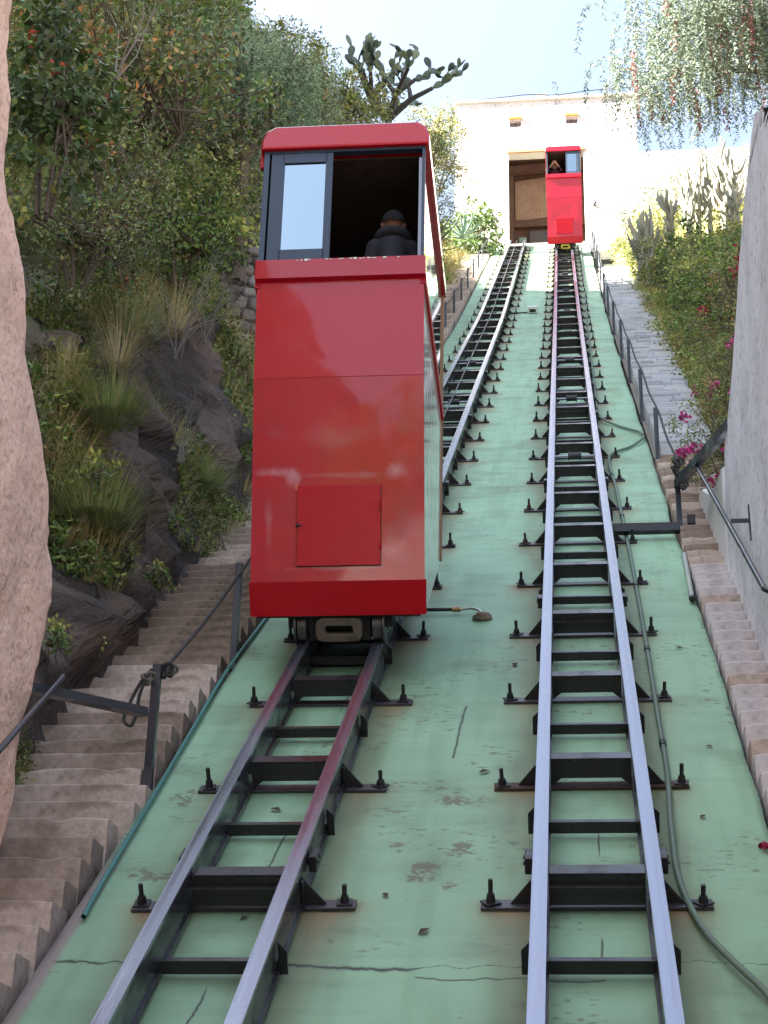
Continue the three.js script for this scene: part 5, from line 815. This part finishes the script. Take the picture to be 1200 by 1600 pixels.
// ---- undergrowth nobody could count
{
  const small = shrubGeo({ seed: 31, rx: 0.3, ry: 0.24, rz: 0.3, cy: 0.16, clumps: 12, per: 15, rc: 0.1, L: 0.06, W: 0.017, cols: GREEN, accent: OLIVE, accentP: 0.4, stems: 3, tr: 0.006 })[0];
  const tf = tuftGeo({ seed: 33, n: 70, r: 0.14, h: 0.4, w: 0.005, bend: 0.3, spread: 1, cols: [...GRASS, ...STRAW] });
  const big = SH.green2[0], dryG = SH.dry[0], tw = twigGeo({ seed: 9, n: 4, h: 0.5, r: 0.005, cols: [[0.2, 0.17, 0.13], [0.28, 0.25, 0.2]] });
  const rnd = rng(123), L = { small: [], tf: [], big: [], dry: [], tw: [] };
  const put = (k, x, z, s, y) => { const p = surf(x, z); L[k].push([p.x, (y !== undefined ? y : p.y) - 0.04, p.z, s * (0.7 + 0.6 * rnd()), rnd() * 6.28, (rnd() - 0.5) * 0.5]); };
  for (let i = 0; i < 16000; i++) { // steep rock face
    const z = -9 - 44 * Math.pow(rnd(), 1.25), x = -3.85 - 1.7 * rnd(); const p = surf(x, z), hh = p.y - slabY(z);
    const d = fbm(x * 0.9, p.y * 0.55, z * 0.55, 3); const up = sm(1.5, 4.2, hh);
    if (d > lerp(0.585, 0.40, up)) put(rnd() < 0.52 ? 'small' : rnd() < 0.8 ? 'tf' : 'tw', x, z, hh < 1 ? 0.7 : 1);
  }
  for (let i = 0; i < 560; i++) { const z = -10 - 50 * rnd(), x = -7.0 - 9 * Math.pow(rnd(), 1.2) + 1.2 * sm(-24, -14, z); const t = tOfZ(z); if (t > 70) continue; put(rnd() < 0.8 ? 'big' : 'dry', x, z, lerp(0.9, 0.6, sm(45, 60, t))); }
  for (let i = 0; i < 5200; i++) { const z = -19 - 50 * rnd(), x = 2.35 + 3.5 * rnd(); put(rnd() < 0.5 ? 'small' : rnd() < 0.9 ? 'tf' : 'tw', x, z, 1.15); }
  for (let i = 0; i < 60; i++) { const z = -24 - 42 * rnd(), x = 4.0 + 5 * rnd(); put(rnd() < 0.7 ? 'big' : 'dry', x, z, 0.5); }
  for (let i = 0; i < 700; i++) { const z = -50 - 17 * rnd(), x = -3.95 - 3.5 * rnd(); put(rnd() < 0.5 ? 'small' : 'tf', x, z, 1.5); }
  for (let i = 0; i < 260; i++) { const z = 50 + 110 * rnd(), x = (rnd() - 0.5) * 200; const y = terrainY(x, z); L.big.push([x, y, z, 2 + 2 * rnd(), rnd() * 6, 0]); }  // bushes out of view behind the camera, mirrored as a treeline in the car
  const inst = (g, list, label, name, mat) => { const m = new THREE.InstancedMesh(g, mat, list.length); m.name = numbered(name); const q = new THREE.Quaternion(), e = new THREE.Euler(), c = new THREE.Color(); list.forEach(([x, y, z, s, a, b], i) => { q.setFromEuler(e.set(b, a, -Math.abs(b) * 0.4)); m.setMatrixAt(i, new THREE.Matrix4().compose(V(x, y, z), q, V(s, s, s))); const k = (0.65 + 0.6 * rnd()) * (x > 2 && z < 0 ? 1.45 : 1); m.setColorAt(i, c.setRGB(k * (0.85 + 0.4 * rnd()), k, k * (0.8 + 0.3 * rnd()))); }); sh(m); scene.add(m); tag(m, label, 'undergrowth', null, 'stuff'); };  // right bank plants tinted brighter, sunlight put into their colour
  inst(small, L.small, 'small leafy plants covering the banks', 'undergrowth', M.leafD); inst(tf, L.tf, 'thin grass growing over the banks', 'undergrowth', M.leafD); inst(tw, L.tw, 'dry twigs scattered over the banks', 'undergrowth', M.leafD);
  inst(big, L.big, 'dense green bushes massed on the hillside', 'undergrowth', M.leafD); inst(dryG, L.dry, 'dry brownish bushes massed on the hillside', 'undergrowth', M.leafD);
}

// ---- stone retaining wall in the left bank
{
  const o = thing('retaining_wall', 'weathered stone retaining wall set in the left bank', 'wall', [-5.0, 14.6, -22.4]); const r = rng(41); const rot = 0.55; o.rotation.y = rot;
  const sm0 = [0, 1, 2, 3].map((i) => { const g = mergeVertices(new THREE.IcosahedronGeometry(0.5, 2).deleteAttribute('normal').deleteAttribute('uv')); const a = g.attributes.position; for (let k = 0; k < a.count; k++) { const v = V().fromBufferAttribute(a, k); const m = Math.max(Math.abs(v.x), Math.abs(v.y), Math.abs(v.z)); v.multiplyScalar(lerp(1, 0.42 / m, 0.6)).multiplyScalar(0.85 + 0.35 * fbm(v.x * 3 + i * 7, v.y * 3, v.z * 3, 3)); a.setXYZ(k, v.x, v.y, v.z); } g.computeVertexNormals(); return triUV(ni(g)); });
  const ms = [[0.3, 0.26, 0.25], [0.22, 0.19, 0.19], [0.42, 0.39, 0.38], [0.26, 0.21, 0.19]].map((c) => new THREE.MeshStandardMaterial({ color: C(...c), map: rep(T_conc, 1.3), roughness: 0.93, bumpMap: rep(T_rough, 1.5), bumpScale: 0.02 }));
  part('mortar_core', box(2.3, 3.6, 0.5, 0.1, 1.2, -0.27), M.mortar, o);
  for (let y = -0.4; y < 2.95;) { const h = 0.13 + 0.13 * r(); for (let x = -1.0; x < 1.2;) { const w = 0.16 + 0.26 * r(); const m = part('stone', sm0[Math.floor(r() * 4)], ms[Math.floor(r() * 4)], o, V(x + w / 2, y + h / 2 + (r() - 0.5) * 0.06, -0.02 + (r() - 0.5) * 0.07)); m.scale.set(w * 1.04, h * 1.05, 0.2); m.rotation.z = (r() - 0.5) * 0.35; x += w; } y += h; }
}

// ---- prickly pear
{
  const r = rng(52), base = [-4.95, 34.2, -41.6]; const o = thing('prickly_pear', 'tall branching prickly pear cactus against the sky above near car', 'cactus', base); o.scale.setScalar(1.02);
  const pad = new THREE.SphereGeometry(0.5, 12, 8); pad.scale(0.62, 1, 0.17); pad.translate(0, 0.46, 0); { const a = pad.attributes.position; for (let i = 0; i < a.count; i++) { const y = a.getY(i); a.setX(i, a.getX(i) * lerp(0.6, 1.08, sm(0, 0.7, y))); } pad.computeVertexNormals(); }
  const pm = [[0.13, 0.17, 0.12], [0.1, 0.13, 0.1], [0.19, 0.22, 0.14], [0.07, 0.09, 0.075]].map((c) => new THREE.MeshStandardMaterial({ color: C(...c), roughness: 0.6, bumpMap: T_grain, bumpScale: 0.004 }));
  const wood = new LB(); let n = 0;
  const grow = (p, d, k, s) => {
    const q = p.clone().addScaledVector(d, s);
    if (k < 3) { wood.limb(p, q, 0.13 - k * 0.025, 0.11 - k * 0.025, [0.05, 0.042, 0.04]); const m = k === 0 ? 5 : 2 + Math.round(r()); for (let i = 0; i < m; i++) { const a = r() * 6.28; grow(q, d.clone().multiplyScalar(0.55).add(V(Math.cos(a) * (1 - k * 0.12) + 0.14, 0.55 * r() + 0.2, Math.sin(a) * 0.8)).normalize(), k + 1, 0.6 + 0.3 * r()); } return; }
    const L = 0.27 + 0.12 * r(); const m = part('pad', pad, pm[n++ % 4], o, p); m.scale.setScalar(L); m.quaternion.setFromUnitVectors(V(0, 1, 0), d).multiply(new THREE.Quaternion().setFromAxisAngle(V(0, 1, 0), r() * 6.28));
    if (k < 6) { const c = r() < 0.6 ? 2 : 1; for (let i = 0; i < c; i++) { if (r() < 0.15 * (k - 2)) continue; const a = r() * 6.28; grow(p.clone().addScaledVector(d, L * 0.88), d.clone().add(V(Math.cos(a) * 0.75, 0.15 + 0.2 * r(), Math.sin(a) * 0.75)).normalize(), k + 1, L); } }
  };
  grow(V(0, -0.4, 0), V(0.05, 1, 0.05).normalize(), 0, 0.9); part('trunk', wood.get(), M.leafD, o);
}
// ---- agaves
function agave(label, p, s, cols, dead) { const r = rng(61 + s * 10), o = thing('agave', label, 'agave', p); o.scale.setScalar(s); const mt = cols.map((c) => new THREE.MeshStandardMaterial({ color: C(...c), roughness: 0.6, side: THREE.DoubleSide })); const g = new THREE.CylinderGeometry(0.01, 0.075, 1, 6, 6); g.scale(1, 1, 0.35); g.translate(0, 0.5, 0); { const a = g.attributes.position; for (let i = 0; i < a.count; i++) { const y = a.getY(i); a.setZ(i, a.getZ(i) + (dead ? -0.5 : -0.22) * y * y); } g.computeVertexNormals(); } for (let i = 0; i < 30; i++) { const a = i * 2.4, e = 0.25 + 1.15 * (i / 30); const m = part('leaf', g, mt[i % mt.length], o, V(0, 0.1, 0)); m.rotation.set(0, a, 0); m.rotateX(dead ? e + 0.5 : e); m.scale.setScalar(0.75 + 0.35 * r()); } }
agave('blue green agave rosette in front of the dark hedge', [-3.85, 42.6, -59.2], 1.15, [[0.16, 0.26, 0.2], [0.12, 0.2, 0.15], [0.2, 0.3, 0.22]]);
agave('withered grey agave hanging beside the upper left posts', [-3.75, 29.7, -41.0], 0.95, [[0.14, 0.12, 0.11], [0.2, 0.17, 0.15], [0.09, 0.08, 0.08]], true);

// ---- right side
plant('weeping_tree', 'weeping tree with reddish berries filling the upper right corner', 'tree', [8.0, 31.0, -34.5], [['crown', SH.pirulR[0], M.leaf], ['trunk', SH.pirulR[1], M.wood], ['berries', SH.pirulR[2], M.leafD]], 1.0, 0, undefined, 4.6);
{
  const r = rng(71); const o = thing('candelabra_cactus', 'large grey green cactus thicket of upright arms on the right slope', 'cactus', [3.9, surf(4.3, -46).y + 1.3, -46]);

  const arm = (L, rad, out, s) => { const pts = []; for (let i = 0; i <= 8; i++) { const y = i / 8 * L; pts.push([out * (1 - Math.exp(-y * 4)) + 0.03 * Math.sin(y * 5 + s), y + (i < 1 ? 0.05 : 0), 0.02 * Math.sin(y * 4 + s * 2), rad * (i > 6 ? (i > 7 ? 0.35 : 0.8) : 0.75 + 0.25 * Math.sin(i / 8 * 3))]); } const P = [], I = [], K = 10; pts.forEach(([x, y, z, r0]) => { for (let k = 0; k < K; k++) { const a = k / K * 6.2832, q = r0 * (k % 2 ? 0.74 : 1); P.push(x + Math.cos(a) * q, y, z + Math.sin(a) * q); } }); const b = P.length / 3; P.push(pts[8][0], pts[8][1] + rad * 0.3, pts[8][2]); for (let i = 0; i < 8; i++) for (let k = 0; k < K; k++) { const a = i * K + k, c = i * K + (k + 1) % K; I.push(a, a + K, c, c, a + K, c + K); } for (let k = 0; k < K; k++) I.push(8 * K + k, b, 8 * K + (k + 1) % K); const g = new THREE.BufferGeometry(); g.setAttribute('position', new THREE.Float32BufferAttribute(P, 3)); g.setIndex(I); g.computeVertexNormals(); return g; };
  const gs = [arm(0.9, 0.052, 0.22, 0), arm(0.75, 0.046, 0.3, 2), arm(1.05, 0.056, 0.16, 4), arm(0.65, 0.045, 0.36, 5)]; const mt = [[0.27, 0.27, 0.2], [0.21, 0.22, 0.16], [0.34, 0.31, 0.24], [0.2, 0.19, 0.15]].map((c) => new THREE.MeshStandardMaterial({ color: C(...c), roughness: 0.8 }));
  for (let k = 0; k < 13; k++) { const bx = (r() - 0.52) * 3.0, bz = (r() - 0.5) * 3.6; const by = (surf(3.9 + bx * 1.6, -46 + bz * 1.6).y - o.position.y) / 1.6 + 0.35; const hh = 1.1 + 1.1 * r(), tx = (r() - 0.5) * 0.5; part('trunk', cyl(V(bx, by - 0.3, bz), V(bx + tx, by + hh, bz), 0.085, 8, 0.06), mt[3], o);
    for (let i = 0; i < 20; i++) { const f = 0.25 + 0.75 * r(); const m = part('arm', gs[i % 4], mt[Math.floor(r() * 4)], o, V(bx + tx * f, by + hh * f, bz)); m.rotation.set((r() - 0.5) * 0.5, r() * 6.28, (r() - 0.5) * 0.5); m.scale.set(1, 0.6 + 0.7 * r(), 1); } }
}
plant('shrub', 'tall pale shrub behind the cactus thicket, against the station wing', 'shrub', [4.4, 41.2, -56.5], P2('olive'), 1.9, 2.4, undefined, 1.1);
plant('shrub', 'pale grey green shrub at the right end of station wing', 'shrub', [6.2, 39.6, -53.5], P2('olive'), 1.9, 0.4, undefined, 1.1);
plant('shrub', 'sunlit feathery shrub below the station wing', 'shrub', [3.5, 39.2, -54.5], P2('yel'), 1.2, 5.4, undefined, 1.1);
plant('shrub', 'pale yellow sunlit shrub right of the far car', 'shrub', [2.75, 37.5, -52.4], P2('yel'), 1.0, 2, undefined, 1.1);
plant('shrub', 'sunlit yellow shrub at the top of stone path', 'shrub', [2.95, 33.6, -48.2], P2('yel'), 0.8, 4, undefined, 1.1);
plant('shrub', 'deep green large leaved shrub at the middle of right slope', 'shrub', [3.1, 26.4, -37.6], P2('deep'), 0.95, 1, undefined, 1.4);
plant('shrub', 'yellow flecked green shrub beside the stone path', 'shrub', [3.15, 24.4, -34.6], P2('yel'), 0.85, 5, undefined, 1.1);
plant('shrub', 'dense green shrub left of the pale wall top', 'shrub', [3.2, 21.2, -29.8], P2('yel'), 1.0, 2.6, undefined, 1.0);
plant('shrub', 'olive shrub behind the pale wall end', 'shrub', [2.95, 18.9, -26.6], P2('green'), 0.9, 0.6, undefined, 1.1);
plant('shrub', 'brownish shrub on the bank low beside the path', 'shrub', [2.95, 16.0, -24.0], P2('dry'), 0.7, 3.6, undefined, 1.1);
plant('shrub', 'broad green shrub under the candelabra cactus', 'shrub', [4.1, 29.6, -41.8], P2('green'), 0.9, 3.6, undefined, 1.0);
plant('shrub', 'sunny yellow leaved shrub low along the stone path', 'shrub', [2.7, 29.0, -41.0], P2('yel'), 0.75, 1.6, undefined, 1.1);
plant('shrub', 'fresh green shrub between path and pale wall', 'shrub', [2.85, 22.8, -32.4], P2('green'), 0.75, 4.6, undefined, 1.0);
const MAG = [[0.5, 0.015, 0.2], [0.6, 0.03, 0.27], [0.38, 0.01, 0.14]], CRI = [[0.5, 0.015, 0.08], [0.4, 0.01, 0.06]];
plant('bougainvillea', 'bougainvillea with magenta flowers by the barrier bar', 'flowering shrub', [1.93, 12.2, -19.8], [['crown', SH.green2[0], M.leaf], ['stems', SH.green2[1], M.wood], ['blossoms', blooms(6, 24, 0.9, 0.95, 0.9, 1.15, MAG, 0.1, 24), M.leaf]], 0.62, 0.3, undefined, 1.1);
plant('bougainvillea', 'bougainvillea with magenta flowers higher up beside the stone path', 'flowering shrub', [2.35, 14.6, -22.4], [['crown', SH.green2[0], M.leaf], ['stems', SH.green2[1], M.wood], ['blossoms', blooms(16, 12, 0.9, 0.95, 0.9, 1.15, MAG, 0.09, 22), M.leaf]], 0.6, 1.3, undefined, 1.1);
plant('bougainvillea', 'bougainvillea with crimson flowers close to the pale wall top', 'flowering shrub', [2.75, 17.3, -24.6], [['crown', SH.green2[0], M.leaf], ['stems', SH.green2[1], M.wood], ['blossoms', blooms(8, 8, 0.9, 0.9, 0.9, 1.1, CRI, 0.075, 22), M.leaf]], 0.9, 2.2, undefined, 1.1);

renderer.render(scene, camera);
